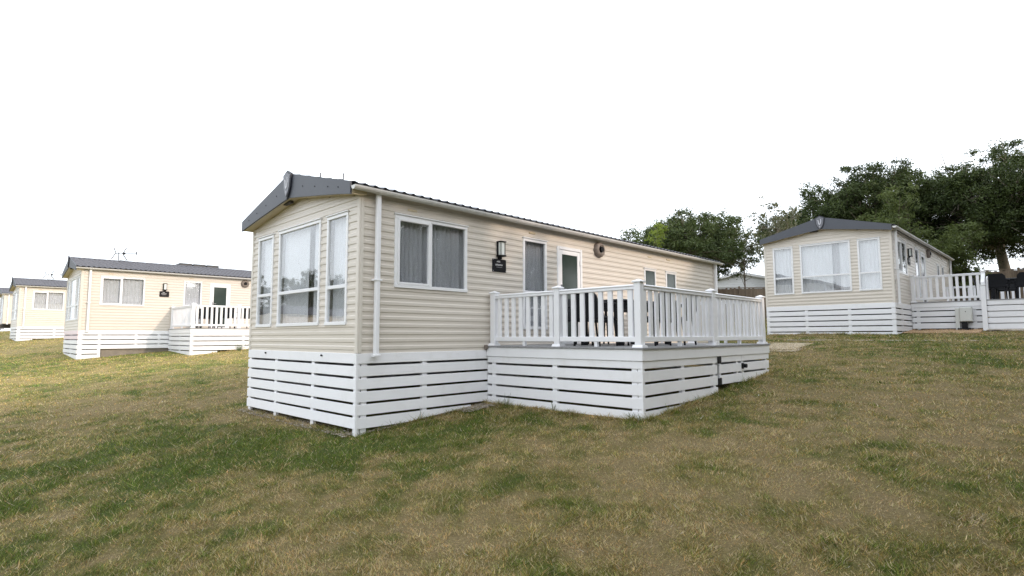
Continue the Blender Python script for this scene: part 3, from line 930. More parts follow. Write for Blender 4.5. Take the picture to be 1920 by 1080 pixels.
skirt_row(leftD, SIDE, -.002, L0, 0.0, lambda s: gd(s, 0), 5, -.16, posts=(.08, 3, 6, 9))
for t_, g_ in ((leftA, ga), (leftB, gb)):
    skirt_row(t_, FAR, 0, L0, 0.0, lambda s: g_(s, W) - .02, 0, -.17)
    skirt_row(t_, FEND, 0, W, 0.0, lambda s: g_(L0, s) - .02, 0, -.17)
# concrete base under leftA
s_ = MB(); s_.cbox(.68, 2.9, .06, 3.4, ga(.7, 0) - .1, -.64, .02)
link('concrete_base', s_.mesh('concrete_base', CONCRETE), leftA)
# chassis of leftC
for y in (.35, 3.2):
    link('chassis_beam', MB().cbox(-.6, L0, y, y + .08, -.30, -.125, .01).mesh('chassis_beam', STEEL), leftC)
for x in (.8, 3.0, 5.2, 9.0):
    link('support_leg', MB().cbox(x, x + .2, .3, .5, -.85, -.3, .01).mesh('support_leg', STEEL), leftC)
link('drawbar', MB().tube([(0, .4, -.2), (-1.1, 1.85, -.25), (0, 3.2, -.2)], .05, 6).mesh('drawbar', STEEL), leftC)

# ------------------------------------------------------------------ decks
def post(par, x, y, z0, z1, key, cap=True):
    def pm():
        mb = MB(); mb.cbox(-.05, .05, -.05, .05, 0, z1 - z0 - .05, .006)
        # flared foot
        mb.prism([(-.075, .0), (.075, .0), (.052, .035), (-.052, .035)], lambda u, v, w: (u, w, v), -.075, .075)
        return mb.mesh('post', WHITE)
    p = link('post', cached(('post', key), pm), par)
    p.location = (x, y, p.location.z + z0)
    def cm():
        mb = MB(); h = z1 - z0
        mb.cbox(-.068, .068, -.068, .068, h - .05, h - .028, .004)
        b = .062; v = [(-b, -b, h - .028), (b, -b, h - .028), (b, b, h - .028), (-b, b, h - .028), (0, 0, h)]
        mb.add(v, [(0, 1, 2, 3), (0, 1, 4), (1, 2, 4), (2, 3, 4), (3, 0, 4)])
        return mb.mesh('post_cap', WHITE)
    link('post_cap', cached(('cap', key), cm), p)
    return p
def railing(par, ax, fixed, a, b, z0, n=None, key=None):
    """rail panel between two posts; ax 'x' or 'y' is the running axis"""
    M = (lambda s, o, z: (s, fixed + o, z)) if ax == 'x' else (lambda s, o, z: (fixed + o, s, z))
    a += .05; b -= .05
    n = n or max(3, round((b - a) / .163))
    mb = MB(); wbox(mb, M, a, b, -.034, .034, z0 + .77, z0 + .805, .006); wbox(mb, M, a, b, -.042, .042, z0 + .805, z0 + .838, .012)
    top = link('top_rail', mb.mesh('top_rail', WHITE), par)
    mb = MB(); wbox(mb, M, a, b, -.032, .032, z0 + .072, z0 + .142, .006); link('bottom_rail', mb.mesh('bottom_rail', WHITE), par)
    st = (b - a) / n
    def bal():
        q = MB(); wbox(q, (lambda s, o, z: (s, o, z)) if ax == 'x' else (lambda s, o, z: (o, s, z)), -.0375, .0375, -.017, .017, .142, .77, .004); return q.mesh('baluster', WHITE)
    me = cached(('bal', ax), bal)
    for i in range(n):
        s = a + st * (i + .5); o = link('baluster', me, par); p = M(s, 0, z0)
        o.location = (p[0], p[1], p[2] + o.location.z)
    q = MB(); c = (a + b) / 2; wbox(q, M, c - .025, c + .025, -.025, .025, z0, z0 + .072, .004); link('rail_foot', q.mesh('rail_foot', WHITE), par)

def deck(label, loc, yaw, floor, x0, x1, D, posts_front, posts_side, gfun, depth, hatch=False, ngaps=4, detail=True, far=True, front=True):
    t = thing('raised_deck', label, 'deck', (loc[0], loc[1], floor), yaw, 'white railed decks beside the caravans', off=depth)
    zt = .076
    nb = int(round((D + .02) / .148)); w = (D + .03 - .03) / nb
    for i in range(nb):
        y = -D - .03 + i * w
        mb = MB().cbox(x0 - .03, x1 + .03, y, y + w - .005, zt - .028, zt, .004)
        link('deck_board', mb.mesh('deck_board', DECKGREY), t)
    # fascia boards
    q = MB().cbox(x0 - .012, x0 + .012, -D - .010, -.03, -.1, zt - .029, .004); link('deck_fascia', q.mesh('deck_fascia', WHITE), t)
    q = MB().cbox(x0 + .0125, x1 + .012, -D - .012, -D + .012, -.1, zt - .029, .004); link('deck_fascia', q.mesh('deck_fascia', WHITE), t)
    F_ = lambda s, o, z: (x0 + .03 - o, s, z); S_ = lambda s, o, z: (s, -D + .03 - o, z); E_ = lambda s, o, z: (x1 - .03 + o, s, z)
    skirt_row(t, F_, -D + .012, -.034, -.104, lambda s: gfun(x0, s) + .004, ngaps, -.216, posts=(-D + .14, -D / 2 + .02, -.16))
    if hatch:
        skirt_row(t, S_, x0 + .008, 4.62, -.104, lambda s: gfun(s, -D) + .004, ngaps, -.216, posts=(x0 + .06, 3.53, 4.56))
        xs = 5.585
        skirt_row(t, S_, 4.70, xs - .006, -.104, lambda s: max(-.545, gfun(s, -D) + .02), 2, -.216, posts=(4.76, 5.45), fn_name='hatch_board')
        skirt_row(t, S_, xs + .006, x1, -.104, lambda s: max(-.56, gfun(s, -D) + .004), 2, -.216, posts=(5.67, x1 - .08))
        for z0, z1 in ((-.215, -.10), (-.555, -.44)):
            link('hinge', MB().cbox(4.625, 4.745, -D - .012, -D + .005, z0, z1, .006).mesh('hinge', BLACK), t)
        lt = link('hatch_latch', MB().cbox(5.56, 5.64, -D - .014, -D + .004, -.335, -.235, .008).mesh('hatch_latch', BLACK), t)
        link('latch_knob', MB().tube([(5.65, -D + .0, -.285), (5.65, -D - .055, -.285)], .035, 10).mesh('latch_knob', BLACK), lt)
    else:
        skirt_row(t, S_, x0 + .008, x1, -.104, lambda s: gfun(s, -D) + .004, ngaps, -.216, posts=[x0 + .06 + k * (x1 - x0 - .12) / 3 for k in range(4)])
    skirt_row(t, E_, -D + .012, -.03, -.104, lambda s: gfun(x1, s) + .004, ngaps, -.216)
    q = MB().cbox(x1 - .012, x1 + .012, -D + .0125, -.03, -.1, zt - .029, .004); link('deck_fascia', q.mesh('deck_fascia', WHITE), t)
    # corner closing trims
    q = MB().cbox(x0 + .0045, x0 + .034, -D + .0035, -D + .03, gfun(x0, -D) - .02, -.105, .003); link('skirt_post', q.mesh('skirt_post', WHITE), t)
    if front:
        for y in posts_front: post(t, x0 + .08, y, zt, .985, 'a')
        for a, b in zip(posts_front[:-1], posts_front[1:]): railing(t, 'y', x0 + .08, a, b, zt)
    pts = [x0 + .08] + list(posts_side)
    for x in posts_side: post(t, x, -D + .08, zt, .985, 'a')
    for a, b in zip(pts[:-1], pts[1:]): railing(t, 'x', -D + .08, a, b, zt)
    if far:
        for y in (-1.49, -.12): post(t, x1 - .08, y, zt, .985, 'a')
        for a, b in ((-D + .08, -1.49), (-1.49, -.12)): railing(t, 'y', x1 - .08, a, b, zt)
    return t
DX0, DX1, DD = 2.385, 6.84, 2.952
dk = deck('white railed deck with grey boards joined to the large caravan in the middle', (0, 0), 0, 0, DX0, DX1, DD, (-2.872, -1.4915, -.12), (4.646, 6.76), gm, .866, hatch=True)
q = MB(); q.cbox(DX0 - .07, DX0 - .015, -.075, -.02, .01, .09, .012); link('corner_bracket', q.mesh('corner_bracket', FLUE), dk)

deckA = deck('white railed deck in sunlight joined to the left cream caravan', (-.475, 18.242), -.021, .476, 2.82, 8.2, 2.95, (-2.87, -.12), (4.45, 6.2, 8.12), ga, .9, ngaps=4, far=True)

# right caravan deck: recessed rail, newel with sloping handrail, clad block beside it
RO = (15.834, -3.448); RY = -.026; RF = 1.196
dr = thing('raised_deck', 'white deck beside the right hand caravan with sloping stair handrail at its edge', 'deck', (RO[0], RO[1], RF), RY, 'white railed decks beside the caravans', off=.93)
zt = .076
for i in range(13):
    y0 = -1.87 + i * .1425
    link('deck_board', MB().cbox(2.10, 8.0, y0, y0 + .137, zt - .028, zt, .004).mesh('deck_board', DECKGREY), dr)
for i in range(20):
    y0 = -4.75 + i * .1435
    link('deck_board', MB().cbox(1.93, 8.0, y0, y0 + .138, zt - .028, zt, .004).mesh('deck_board', DECKGREY), dr)
link('deck_fascia', MB().cbox(2.12, 2.145, -1.80, -.03, -.1, zt - .029, .004).mesh('deck_fascia', WHITE), dr)
skirt_row(dr, lambda s, o, z: (2.16 - o, s, z), -1.80, -.034, -.104, lambda s: -.77, 3, -.215, pitch=.185, posts=(-1.6, -.2), post_bottom=lambda p: -.95)
skirt_row(dr, lambda s, o, z: (1.97 - o, s, z), -4.75, -1.93, zt - .03, lambda s: gr(1.97, s) + .005, 5, -.10, pitch=.178, gap=.026)
skirt_row(dr, lambda s, o, z: (s, -1.93 + o, z), 1.95, 2.15, zt - .03, lambda s: gr(s, -1.9), 5, -.10, pitch=.178)
link('underdeck_shade_sheet', MB().box(2.35, 2.38, -1.78, -.06, -.95, .04).mesh('underdeck_shade_sheet', UNDER), dr)  # added dark sheet standing in for under-deck shade behind the board gaps
link('back_board', MB().box(2.02, 2.05, -4.7, -1.95, -1.1, .03).mesh('back_board', GUTTER), dr)
for y in (-1.86, -.1):
    post(dr, 2.20, y, zt, .985, 'a')
railing(dr, 'y', 2.20, -1.86, -.1, zt)
post(dr, 7.9, -1.86, zt, .985, 'a'); post(dr, 7.9, -4.6, zt, .985, 'a')
railing(dr, 'y', 7.9, -4.6, -1.86, zt); railing(dr, 'y', 7.9, -1.86, -.1, zt)
p_ = MB().cbox(1.86, 1.96, -1.92, -1.80, -.98, .50, .006)
ne = link('newel_post', p_.mesh('newel_post', WHITE), dr)
link('post_cap', MB().cbox(1.845, 1.975, -1.935, -1.785, .50, .525, .005).mesh('post_cap', WHITE), ne)
link('handrail', MB().prism([(1.86, .53), (1.86, .60), (2.22, .95), (2.22, .87)], lambda u, v, w: (u, w, v), -1.91, -1.82).mesh('handrail', WHITE), dr)
link('stair_board', MB().prism([(1.97, .08), (2.3, .08), (2.3, .80), (2.1, .72)], lambda u, v, w: (u, w, v), -1.96, -1.93).mesh('stair_board', WHITE), dr)

# ------------------------------------------------------------------ furniture
def chair(label, loc, rz, floor, group):
    t = thing('garden_chair', label, 'chair', (loc[0], loc[1], floor), rz, group)
    def seat():
        return MB().cbox(-.24, .24, -.24, .24, .40, .45, .02).mesh('seat', RATTAN)
    link('seat', cached('c_seat', seat), t)
    def back():
        mb = MB(); n = 6
        prev = None
        pts = []
        for i in range(n + 1):
            tt = i / n; z = .42 + .40 * tt; y = .20 + .10 * tt ** 1.4
            w = .245 - .03 * tt ** 3 - (.05 if i == n else 0)
            pts.append((w, y, z))
        for (w, y, z) in pts:
            mb.v += [(-w, y, z), (w, y, z), (-w, y + .035, z), (w, y + .035, z)]
        for i in range(n):
            a = i * 4; b = a + 4
            mb.f += [(a, a + 1, b + 1, b), (a + 3, a + 2, b + 2, b + 3), (a + 2, a, b, b + 2), (a + 1, a + 3, b + 3, b + 1)]
        mb.f += [(0, 2, 3, 1), (n * 4, n * 4 + 1, n * 4 + 3, n * 4 + 2)]
        return mb.mesh('backrest', RATTAN)
    link('backrest', cached('c_back', back), t)
    for sx in (-1, 1):
        for sy in (-1, 1):
            link('leg', cached(('c_leg', sx, sy), lambda: MB().tube([(sx * .215, sy * .2, .41), (sx * .23, sy * .235, 0)], [.022, .017], 6).mesh('leg', BLACK)), t)
        link('armrest', cached(('c_arm', sx), lambda: MB().cbox(sx * .235 - .025, sx * .235 + .025, -.22, .26, .63, .66, .01).mesh('armrest', RATTAN)), t)
        link('arm_post', cached(('c_ap', sx), lambda: MB().cbox(sx * .235 - .02, sx * .235 + .02, -.21, -.17, .42, .63, .006).mesh('arm_post', RATTAN)), t)
    return t
def table(label, loc, rz, floor, lx, ly, top=TABLETOP, h=.73):
    t = thing('garden_table', label, 'table', (loc[0], loc[1], floor), rz)
    link('table_top', MB().cbox(-lx, lx, -ly, ly, h - .035, h, .008).mesh('table_top', top), t)
    link('apron', MB().cbox(-lx + .05, lx - .05, -ly + .05, ly - .05, h - .15, h - .036, .004).mesh('apron', RATTAN), t)
    for sx in (-1, 1):
        for sy in (-1, 1):
            link('leg', MB().cbox(sx * (lx - .1) - .045, sx * (lx - .1) + .045, sy * (ly - .1) - .045, sy * (ly - .1) + .045, 0, h - .15, .006).mesh('leg', RATTAN), t)
    return t
FG = 'black garden chairs on the deck of the large caravan'
zf = .0765
table('black rectangular garden table behind the white balusters of the middle deck', (4.25, -1.55), 0, zf, .85, .45)
chair('black garden chair at the near end of the deck table, beside the front railing', (3.05, -1.75), math.pi / 2, zf, FG)
chair('black garden chair on the railing side of the deck table, nearest the corner post', (3.72, -2.28), math.pi, zf, FG)
chair('black garden chair on the railing side of the deck table, near the middle post', (4.55, -2.30), math.pi + .08, zf, FG)
chair('black garden chair on the caravan side of the deck table, opposite the door', (3.85, -.83), .05, zf, FG)
chair('black garden chair on the caravan side of the deck table, farther along', (4.70, -.80), -.06, zf, FG)
chair('black garden chair at the far end of the deck table', (5.48, -1.5), -math.pi / 2, zf, FG)
FA = 'black garden chairs on the sunlit left deck'
def loc2w(o, yaw, x, y):
    c, s = math.cos(yaw), math.sin(yaw); return (o[0] + c * x - s * y, o[1] + s * x + c * y)
for k, (x, y, r, w) in enumerate(((3.6, -1.9, math.pi, 'leftmost of the row along its railing'), (4.3, -1.95, math.pi, 'second along its railing, near the white post'), (4.95, -1.9, math.pi, 'nearest the large caravan'), (3.9, -.7, 0, 'in front of the tall curtained window'))):
    chair('black garden chair on the sunlit left deck, ' + w, loc2w((-.475, 18.242), -.021, x, y), r, .476 + .0765, FA)
# furniture on the right deck
FR = 'black garden chairs on the right hand deck'
for (x, y, r, w) in ((3.05, -2.12, 1.45, 'just right of the white stair post'), (3.1, -2.78, 1.66, 'cut by the right edge of the view'), (4.9, -2.2, -1.5, 'beyond the table, back to the far railing'), (4.95, -3.0, -1.65, 'farthest right beyond the table'), (4.0, -1.75, .1, 'behind the recessed railing')):
    chair('black garden chair on the right hand deck, ' + w, loc2w(RO, RY, x, y), r, RF + .0765, FR)
px, py = loc2w(RO, RY, 4.05, -2.6)
table('black garden table among the black chairs on the right hand deck', (px, py), RY, RF + .0765, .45, .75)

# ------------------------------------------------------------------ aerials and roof boxes (parts of their caravans)
ae = link('aerial', MB().tube([(.70, 2.6, 2.62), (.70, 2.6, 3.20)], .011, 5).mesh('aerial', STEEL), main)
link('aerial_mast', MB().tube([(1.155, 2.6, 2.62), (1.155, 2.6, 3.29)], .011, 5).mesh('aerial_mast', STEEL), ae)
for k in range(5):
    link('aerial_rod', MB().tube([(.705, 2.6, 3.02 + .042 * k), (1.15, 2.6, 3.08 + .047 * k)], .0035, 4).mesh('aerial_rod', GREYMETAL), ae)
def yagi(par, sc_=1.0):
    mb = MB(); o = Vector((1.35, 1.85, 2.85))
    mb.tube([o, o + Vector((0, 0, .33))], .016, 5)
    mb.tube([o + Vector((-.12, 0, .26)), o + Vector((.60, 0, .34))], .013, 5)
    mb.tube([o + Vector((.04, 0, .0)), o + Vector((.25, 0, -.0)), o + Vector((.12, 0, .22))], .010, 5)
    a = link('aerial', mb.mesh('aerial', STEEL), par)
    for (dx, r, z) in ((-.14, 1, .5), (-.19, -1, .02), (.2, 1, .52), (.24, -1, .0)):
        link('aerial_rod', MB().tube([o + Vector((dx * .6, 0, .26)), o + Vector((dx * 1.25, .0, z))], .017, 5).mesh('aerial_rod', STEEL), a)
    link('aerial_tip', MB().tube([o + Vector((.585, 0, .41)), o + Vector((.60, 0, .36)), o + Vector((.615, 0, .25))], [.014, .022, .012], 6).mesh('aerial_tip', BLACK), a)
    link('aerial_balun', MB().cbox(o.x + .14, o.x + .22, o.y - .04, o.y + .04, o.z + .25, o.z + .33, .01).mesh('aerial_balun', BLACK), a)
yagi(leftA); yagi(leftB)
for k in range(3):
    x = 3.55 + .54 * k
    link('roof_panel', MB().cbox(x, x + .5, 1.95, 2.75, 2.80, 2.955, .02).mesh('roof_panel', mat('dark_roof_panel', (.035, .037, .04), .5)), leftA)

# meter box by the right deck
px, py = loc2w(RO, RY, 1.98, -1.42)
bz = Gf(px, py)
mbx = thing('meter_box', 'pale grey electric meter box on a dark foot beside the right deck', 'meter box', (px, py, bz), RY)
base = RF - bz
link('box_body', MB().cbox(-.10, .10, -.15, .15, base - .57, base - .13, .012).mesh('box_body', BOXGREY), mbx)
link('box_door', MB().cbox(-.112, -.101, -.13, .13, base - .55, base - .15, .006).mesh('box_door', BOXGREY), mbx)
link('box_lock', MB().tube([(-.112, 0, base - .27), (-.122, 0, base - .27)], .014, 8).mesh('box_lock', BLACK), mbx)
link('box_foot', MB().cbox(-.06, .06, -.02, .12, .06, base - .571, .01).mesh('box_foot', BLACK), mbx)
link('box_support', MB().cbox(-.05, .05, .155, .26, -.03, base - .16, .008).mesh('box_support', BOXGREY), mbx)
link('foot_plate', MB().cbox(-.1, .1, -.1, .22, -.03, .059, .01).mesh('foot_plate', BLACK), mbx)

# picnic bench by the far left caravan
pb = thing('picnic_bench', 'dark wooden picnic bench by the caravan at the far left edge', 'bench', (-1.9, 46.0, Gf(-1.9, 46.0)), .3)
link('table_top', MB().cbox(-.9, .9, -.38, .38, .70, .75, .01).mesh('table_top', TIMBER), pb)
for sy in (-1, 1): link('seat', MB().cbox(-.9, .9, sy * .72 - .13, sy * .72 + .13, .42, .46, .01).mesh('seat', TIMBER), pb)
for sx in (-1, 1):
    for sy in (-1, 1): link('leg', MB().tube([(sx * .65, sy * .30, .70), (sx * .65, sy * .62, 0)], .045, 5).mesh('leg', TIMBER), pb)
    link('cross_beam', MB().cbox(sx * .65 + .05, sx * .65 + .09, -.82, .82, .36, .42, .005).mesh('cross_beam', TIMBER), pb)

# ------------------------------------------------------------------ fences, chalet, house
def fence(label, p0, p1, h, zt_fn=None):
    d = Vector((p1[0] - p0[0], p1[1] - p0[1], 0)); Ln = d.length; yaw = math.atan2(d.y, d.x)
    z0 = Gf(*p0)
    t = thing('wooden_fence', label, 'fence', (p0[0], p0[1], z0), yaw)
    n = int(Ln / .125); me = [MB().cbox(-.06, .06, -.022 - .004 * k, -.002, -.1, h - .03 * k, .003).mesh('fence_board', WOOD) for k in range(3)]
    for i in range(n):
        x = .0625 + i * .125; q = Vector(p0 + (0,)) + d.normalized() * x
        o = link('fence_board', me[(i * 7 + i // 3) % 3], t); o.location = (x, 0, Gf(q.x, q.y) - z0 + random.uniform(-.012, .012))
    for i in range(int(Ln / 1.83) + 1):
        x = min(i * 1.83 + .03, Ln - .03); q = Vector(p0 + (0,)) + d.normalized() * x
        o = link('fence_post', cached(('fpost', h), lambda: MB().cbox(-.05, .05, -.09, -.032, -.2, h + .1, .006).mesh('fence_post', WOOD)), t); o.location = (x, 0, Gf(q.x, q.y) - z0)
    for zr in (.3, h - .2, h - .005):
        n2 = 6
        for k in range(n2):
            xa, xb = Ln * k / n2, Ln * (k + 1) / n2
            qa = Vector(p0 + (0,)) + d.normalized() * xa; qb = Vector(p0 + (0,)) + d.normalized() * xb
            za, zb = Gf(qa.x, qa.y) - z0 + zr, Gf(qb.x, qb.y) - z0 + zr
            o0, o1 = (-.028, .04) if zr > h - .1 else (.0, .04)
            link('fence_rail', MB().prism([(xa, za), (xb, zb), (xb, zb + .045), (xa, za + .045)], lambda u, v, w: (u, w, v), o0, o1).mesh('fence_rail', WOOD), t)
    return t
fence('weathered wooden fence in front of the white chalet between the two caravans', (27.6, 9.6), (32.6, 4.2), 1.88)
fence('weathered wooden fence behind the black deck seats at the right edge', (33.2, -2.5), (36.8, -8.5), 2.25)

cz = Gf(37, 9.5)
chp = Vector((36.98, 9.54, 0))
dirc = Vector((0.93, 0.37, 0)).normalized(); yawc = math.atan2(dirc.y, dirc.x)
ch = thing('white_chalet', 'white gabled chalet behind the wooden fence between the two caravans', 'chalet', (chp.x, chp.y, cz), yawc)
hw = 2.6; ez = 4.18 - cz; az = 4.80 - cz
link('wall', MB().box(.0, 6, -hw + .15, hw - .15, 0, ez - .55).mesh('wall', CHALETWHITE), ch)
nb = 8
for k in range(nb):   # gable boards
    z0 = ez - .55 + (az - ez + .5) * k / nb; z1 = ez - .55 + (az - ez + .5) * (k + 1) / nb - .008
    def half(z): return hw - .05 if z < ez - .1 else max(.05, (hw) * (1 - (z - ez + .1) / (az - ez + .12)))
    link('gable_board', MB().prism([(-half(z0), z0), (half(z0), z0), (half(z1), z1), (-half(z1), z1)], lambda u, v, w: (w, u, v), -.02, .03).mesh('gable_board', CHALETWHITE), ch)
for s in (-1, 1):
    link('roof', MB().prism([(0, az), (s * (hw + .25), ez - .06), (s * (hw + .25), ez + .02), (0, az + .08)], lambda u, v, w: (w, u, v), -.25, 6.2).mesh('roof', HOUSEROOF), ch)
    link('bargeboard', MB().prism([(0, az - .08), (s * (hw + .26), ez - .14), (s * (hw + .26), ez + .035), (0, az + .095)], lambda u, v, w: (w, u, v), -.28, -.252).mesh('bargeboard', FRAME), ch)
wz = ez - .56
w_ = link('window', MB().cbox(-.03, -.002, -1.9, 1.9, wz - .75, wz, .005).mesh('window', BLACK), ch)
for y in (-.95, 0, .95): link('window_bar', MB().cbox(-.05, -.031, y - .04, y + .04, wz - .75, wz, .004).mesh('window_bar', FRAME), w_)

hz = Gf(60, -9)
ho = thing('house', 'grey roofed house peeping over the fence at the right edge', 'house', (60.5, -8.2, hz), -.1)
link('wall', MB().box(0, 9, -3.2, 3.2, 0, 4.0).mesh('wall', BRICKW), ho)
for s in (-1, 1):
    link('roof', MB().prism([(0, 6.3), (s * 3.6, 3.8), (s * 3.6, 3.95), (0, 6.45)], lambda u, v, w: (w, u, v), -.35, 9.3).mesh('roof', HOUSEROOF), ho)
link('gable', MB().prism([(-3.2, 4.0), (3.2, 4.0), (0, 6.25)], lambda u, v, w: (w, u, v), 0, .2).mesh('gable', HOUSEROOF), ho)
w_ = link('window', MB().cbox(-.05, -.002, -.8, .8, 1.0, 2.2, .01).mesh('window', FRAME), ho)
link('pane', MB().cbox(-.055, -.051, -.72, .72, 1.08, 2.12, .001).mesh('pane', BLACK), w_)

# ------------------------------------------------------------------ trees
def leaf_cloud(cents, rads, counts, size, rng, up=0.25, squash=.8, shell=.55, aspect=.55):
    C = np.repeat(cents, counts, 0); R = np.repeat(rads, counts); n = len(C)
    d = rng.normal(size=(n, 3)); d /= np.linalg.norm(d, axis=1)[:, None]
    r = R * (shell + (1 - shell) * rng.random(n)) * (0.85 + .3 * rng.random(n))
    r = np.where(rng.random(n) < .25, r * rng.random(n), r)
    p = C + d * r[:, None] * np.array([1, 1, squash])
    nrm = d * .6 + rng.normal(size=(n, 3)) * .75 + np.array([0, 0, up]); nrm /= np.linalg.norm(nrm, axis=1)[:, None]
    a = np.cross(nrm, rng.normal(size=(n, 3))); a /= np.linalg.norm(a, axis=1)[:, None]
    b = np.cross(nrm, a)
    s = size * (.6 + .8 * rng.random(n))
    l = a * s[:, None] * .5; w = b * (s * aspect)[:, None] * .5; fold = nrm * (s * .08)[:, None]
    v = np.stack([p - l, p + w + fold, p + l, p - w + fold], 1).reshape(-1, 3)
    f = np.arange(n * 4).reshape(n, 4)
    return v, f

def tree_meshes(key, seed, h, crown, nclump, crad, nleaf, lsize, trunk_r, lm, bm, lean=(0, 0), squash=.8, fork=.35, aspect=.55, extra=None, shell=.55, open_=0.0):
    """crown = (cx, cy, cz, rx, ry, rz) relative to the base"""
    rng = np.random.default_rng(seed)
    cx, cy, cz_, rx, ry, rz = crown
    cents = []
    tries = 0
    while len(cents) < nclump and tries < 9000:
        tries += 1
        d = rng.normal(size=3); d /= np.linalg.norm(d); q = d * (rng.random() ** .4)
        if q[2] < -.7: continue
        c = np.array([cx + q[0] * rx, cy + q[1] * ry, cz_ + q[2] * rz])
        if all(np.linalg.norm(c - o) > crad * (.55 + open_) for o in cents): cents.append(c)
    if extra: cents += [np.array(e) for e in extra]
    cents = np.array(cents)
    rads = crad * (.7 + .6 * rng.random(len(cents)))
    counts = np.maximum(20, (nleaf * (rads / crad) ** 2 / len(cents) * (.6 + .8 * rng.random(len(cents)))).astype(int))
    # sub clumps make the outline ragged
    sub = []; sr = []; sn = []
    for c, r, k in zip(cents, rads, counts):
        m = 10
        dd = rng.normal(size=(m, 3)); dd /= np.linalg.norm(dd, axis=1)[:, None]
        for e in dd:
            sub.append(c + e * r * np.array([.75, .75, .6])); sr.append(r * (.32 + .25 * rng.random())); sn.append(max(4, int(k / m * (.5 + rng.random()))))
    v, f = leaf_cloud(np.array(sub), np.array(sr), np.array(sn), lsize, rng, squash=squash, shell=.2, aspect=aspect)
    crown_me = fast_mesh('crown', v, f, lm, 4)
    mb = MB()
    top = Vector((cx + lean[0], cy + lean[1], cz_ + rz * .35))
    tp = [Vector((0, 0, -.3)), Vector((lean[0] * .1, lean[1] * .1, h * .12)), Vector((cx * .4 + lean[0] * .4, cy * .4 + lean[1] * .4, h * fork)), Vector((cx * .8 + lean[0] * .6, cy * .8, cz_ - rz * .2)), top]
    mb.tube(tp, [trunk_r * 1.35, trunk_r, trunk_r * .8, trunk_r * .5, trunk_r * .12], 8)
    for c in cents:
        c = Vector(c)
        t = min(.95, max(.0, .1 + .6 * rng.random()))
        seg = tp[2].lerp(tp[3], t) if rng.random() < .6 else tp[3].lerp(tp[4], t)
        mid = seg.lerp(c, .55) + Vector(rng.normal(size=3)) * .22; mid.z -= .1 * (c - seg).length * .3
        r0 = trunk_r * (.28 + .12 * rng.random())
        mb.tube([seg, mid, c], [r0, r0 * .55, r0 * .15], 5)
        for k in range(3):
            e = c + Vector(rng.normal(size=3)) * crad * .6
            mb.tube([mid.lerp(c, .5), e], [r0 * .3, r0 * .08], 4)
    return crown_me, mb.mesh('trunk', bm, True)

TREES = {}
def tree(name, label, loc, key, args=None, rz=0, scale=1.0, group=None, cat='tree'):
    if key not in TREES: TREES[key] = tree_meshes(key, **args)
    t = thing(name, label, cat, (loc[0], loc[1], Gf(loc[0], loc[1]) - .02), rz, group)
    t.scale = (scale, scale, scale)
    link('crown', TREES[key][0], t); link('trunk', TREES[key][1], t)
    return t
TG = 'trees behind the caravans'
tree('ash_tree', 'rounded mid green tree rising behind the far end of the large caravan', (25.97, 8.15), 'ash',
     dict(seed=21, h=7, crown=(.0, 0, 4.1, 3.9, 3.9, 1.75), nclump=80, crad=.95, nleaf=80000, lsize=.112, trunk_r=.20, lm=LEAF_MID, bm=BARK, open_=.05, extra=[(.697 * d, -.717 * d, z) for d, z in ((-2.77, 4.7), (-1.55, 5.1), (-.6, 5.2), (.5, 5.6), (1.2, 5.5), (2.2, 5.1), (3.0, 4.3), (-3.5, 3.7), (-2.1, 3.9), (1.8, 4.2), (0, 4.4), (-.1, 5.7), (.9, 5.8), (-1.2, 5.4), (1.6, 5.5))]), group=TG)
tree('lime_green_bush', 'small bright lime green bush in front of the tree behind the large caravan roof', (18.6, 5.95), 'lime',
     dict(seed=5, h=4.6, crown=(0, 0, 3.1, .85, .85, 1.55), nclump=16, crad=.5, nleaf=3200, lsize=.13, trunk_r=.06, lm=LEAF_LIME, bm=BARK), group=TG, cat='bush')
tree('sapling', 'thin straggly sapling with sparse brownish leaves beside the white chalet', (25.6, 4.75), 'sap',
     dict(seed=9, h=4.8, crown=(0, 0, 3.5, .7, .7, 1.4), nclump=9, crad=.36, nleaf=700, lsize=.13, trunk_r=.05, lm=LEAF_PALE, bm=BARK), group=TG)
tree('sparse_tree', 'pale thin-leaved tree left of the right hand caravan roof, sky showing through', (31.6, 5.0), 'sparse',
     dict(seed=14, h=7.6, crown=(0, 0, 5.4, 1.5, 1.5, 2.0), nclump=26, crad=.55, nleaf=1700, lsize=.17, trunk_r=.07, lm=LEAF_PALE, bm=PALEBARK, open_=.15), group=TG)
tree('oak_tree', 'dark spreading oak rising behind the middle of the right hand caravan roof', (38.94, 1.74), 'oak2',
     dict(seed=33, h=10.6, crown=(0, 0, 6.6, 4.4, 4.4, 3.2), nclump=95, crad=1.1, nleaf=115000, lsize=.122, trunk_r=.34, lm=LEAF_OAK, bm=BARK), group=TG)
tree('oak_tree', 'lower dark oak sloping down left of the oak behind the right caravan', (36.4, 4.3), 'oak2b',
     dict(seed=37, h=7.8, crown=(0, 0, 5.2, 3.0, 3.0, 2.5), nclump=46, crad=.9, nleaf=55000, lsize=.12, trunk_r=.25, lm=LEAF_OAK, bm=BARK), group=TG)
tree('oak_tree', 'tallest dark oak at the right edge with its trunk showing above the fence', (40.2, -5.2), 'oak3',
     dict(seed=41, h=11.3, crown=(-.1, .1, 6.2, 4.9, 4.9, 3.4), nclump=130, crad=1.15, nleaf=145000, lsize=.122, trunk_r=.30, lm=LEAF_OAK, bm=PALEBARK, lean=(-.5, .9)), group=TG)
tree('willow_tree', 'feathery light green tree behind the right hand caravan, under the dark oaks', (31.4, -1.1), 'willow',
     dict(seed=51, h=7, crown=(0, 0, 3.9, 2.1, 2.1, 2.5), nclump=34, crad=.8, nleaf=14000, lsize=.19, trunk_r=.13, lm=LEAF_WILLOW, bm=BARK, aspect=.28), group=TG)
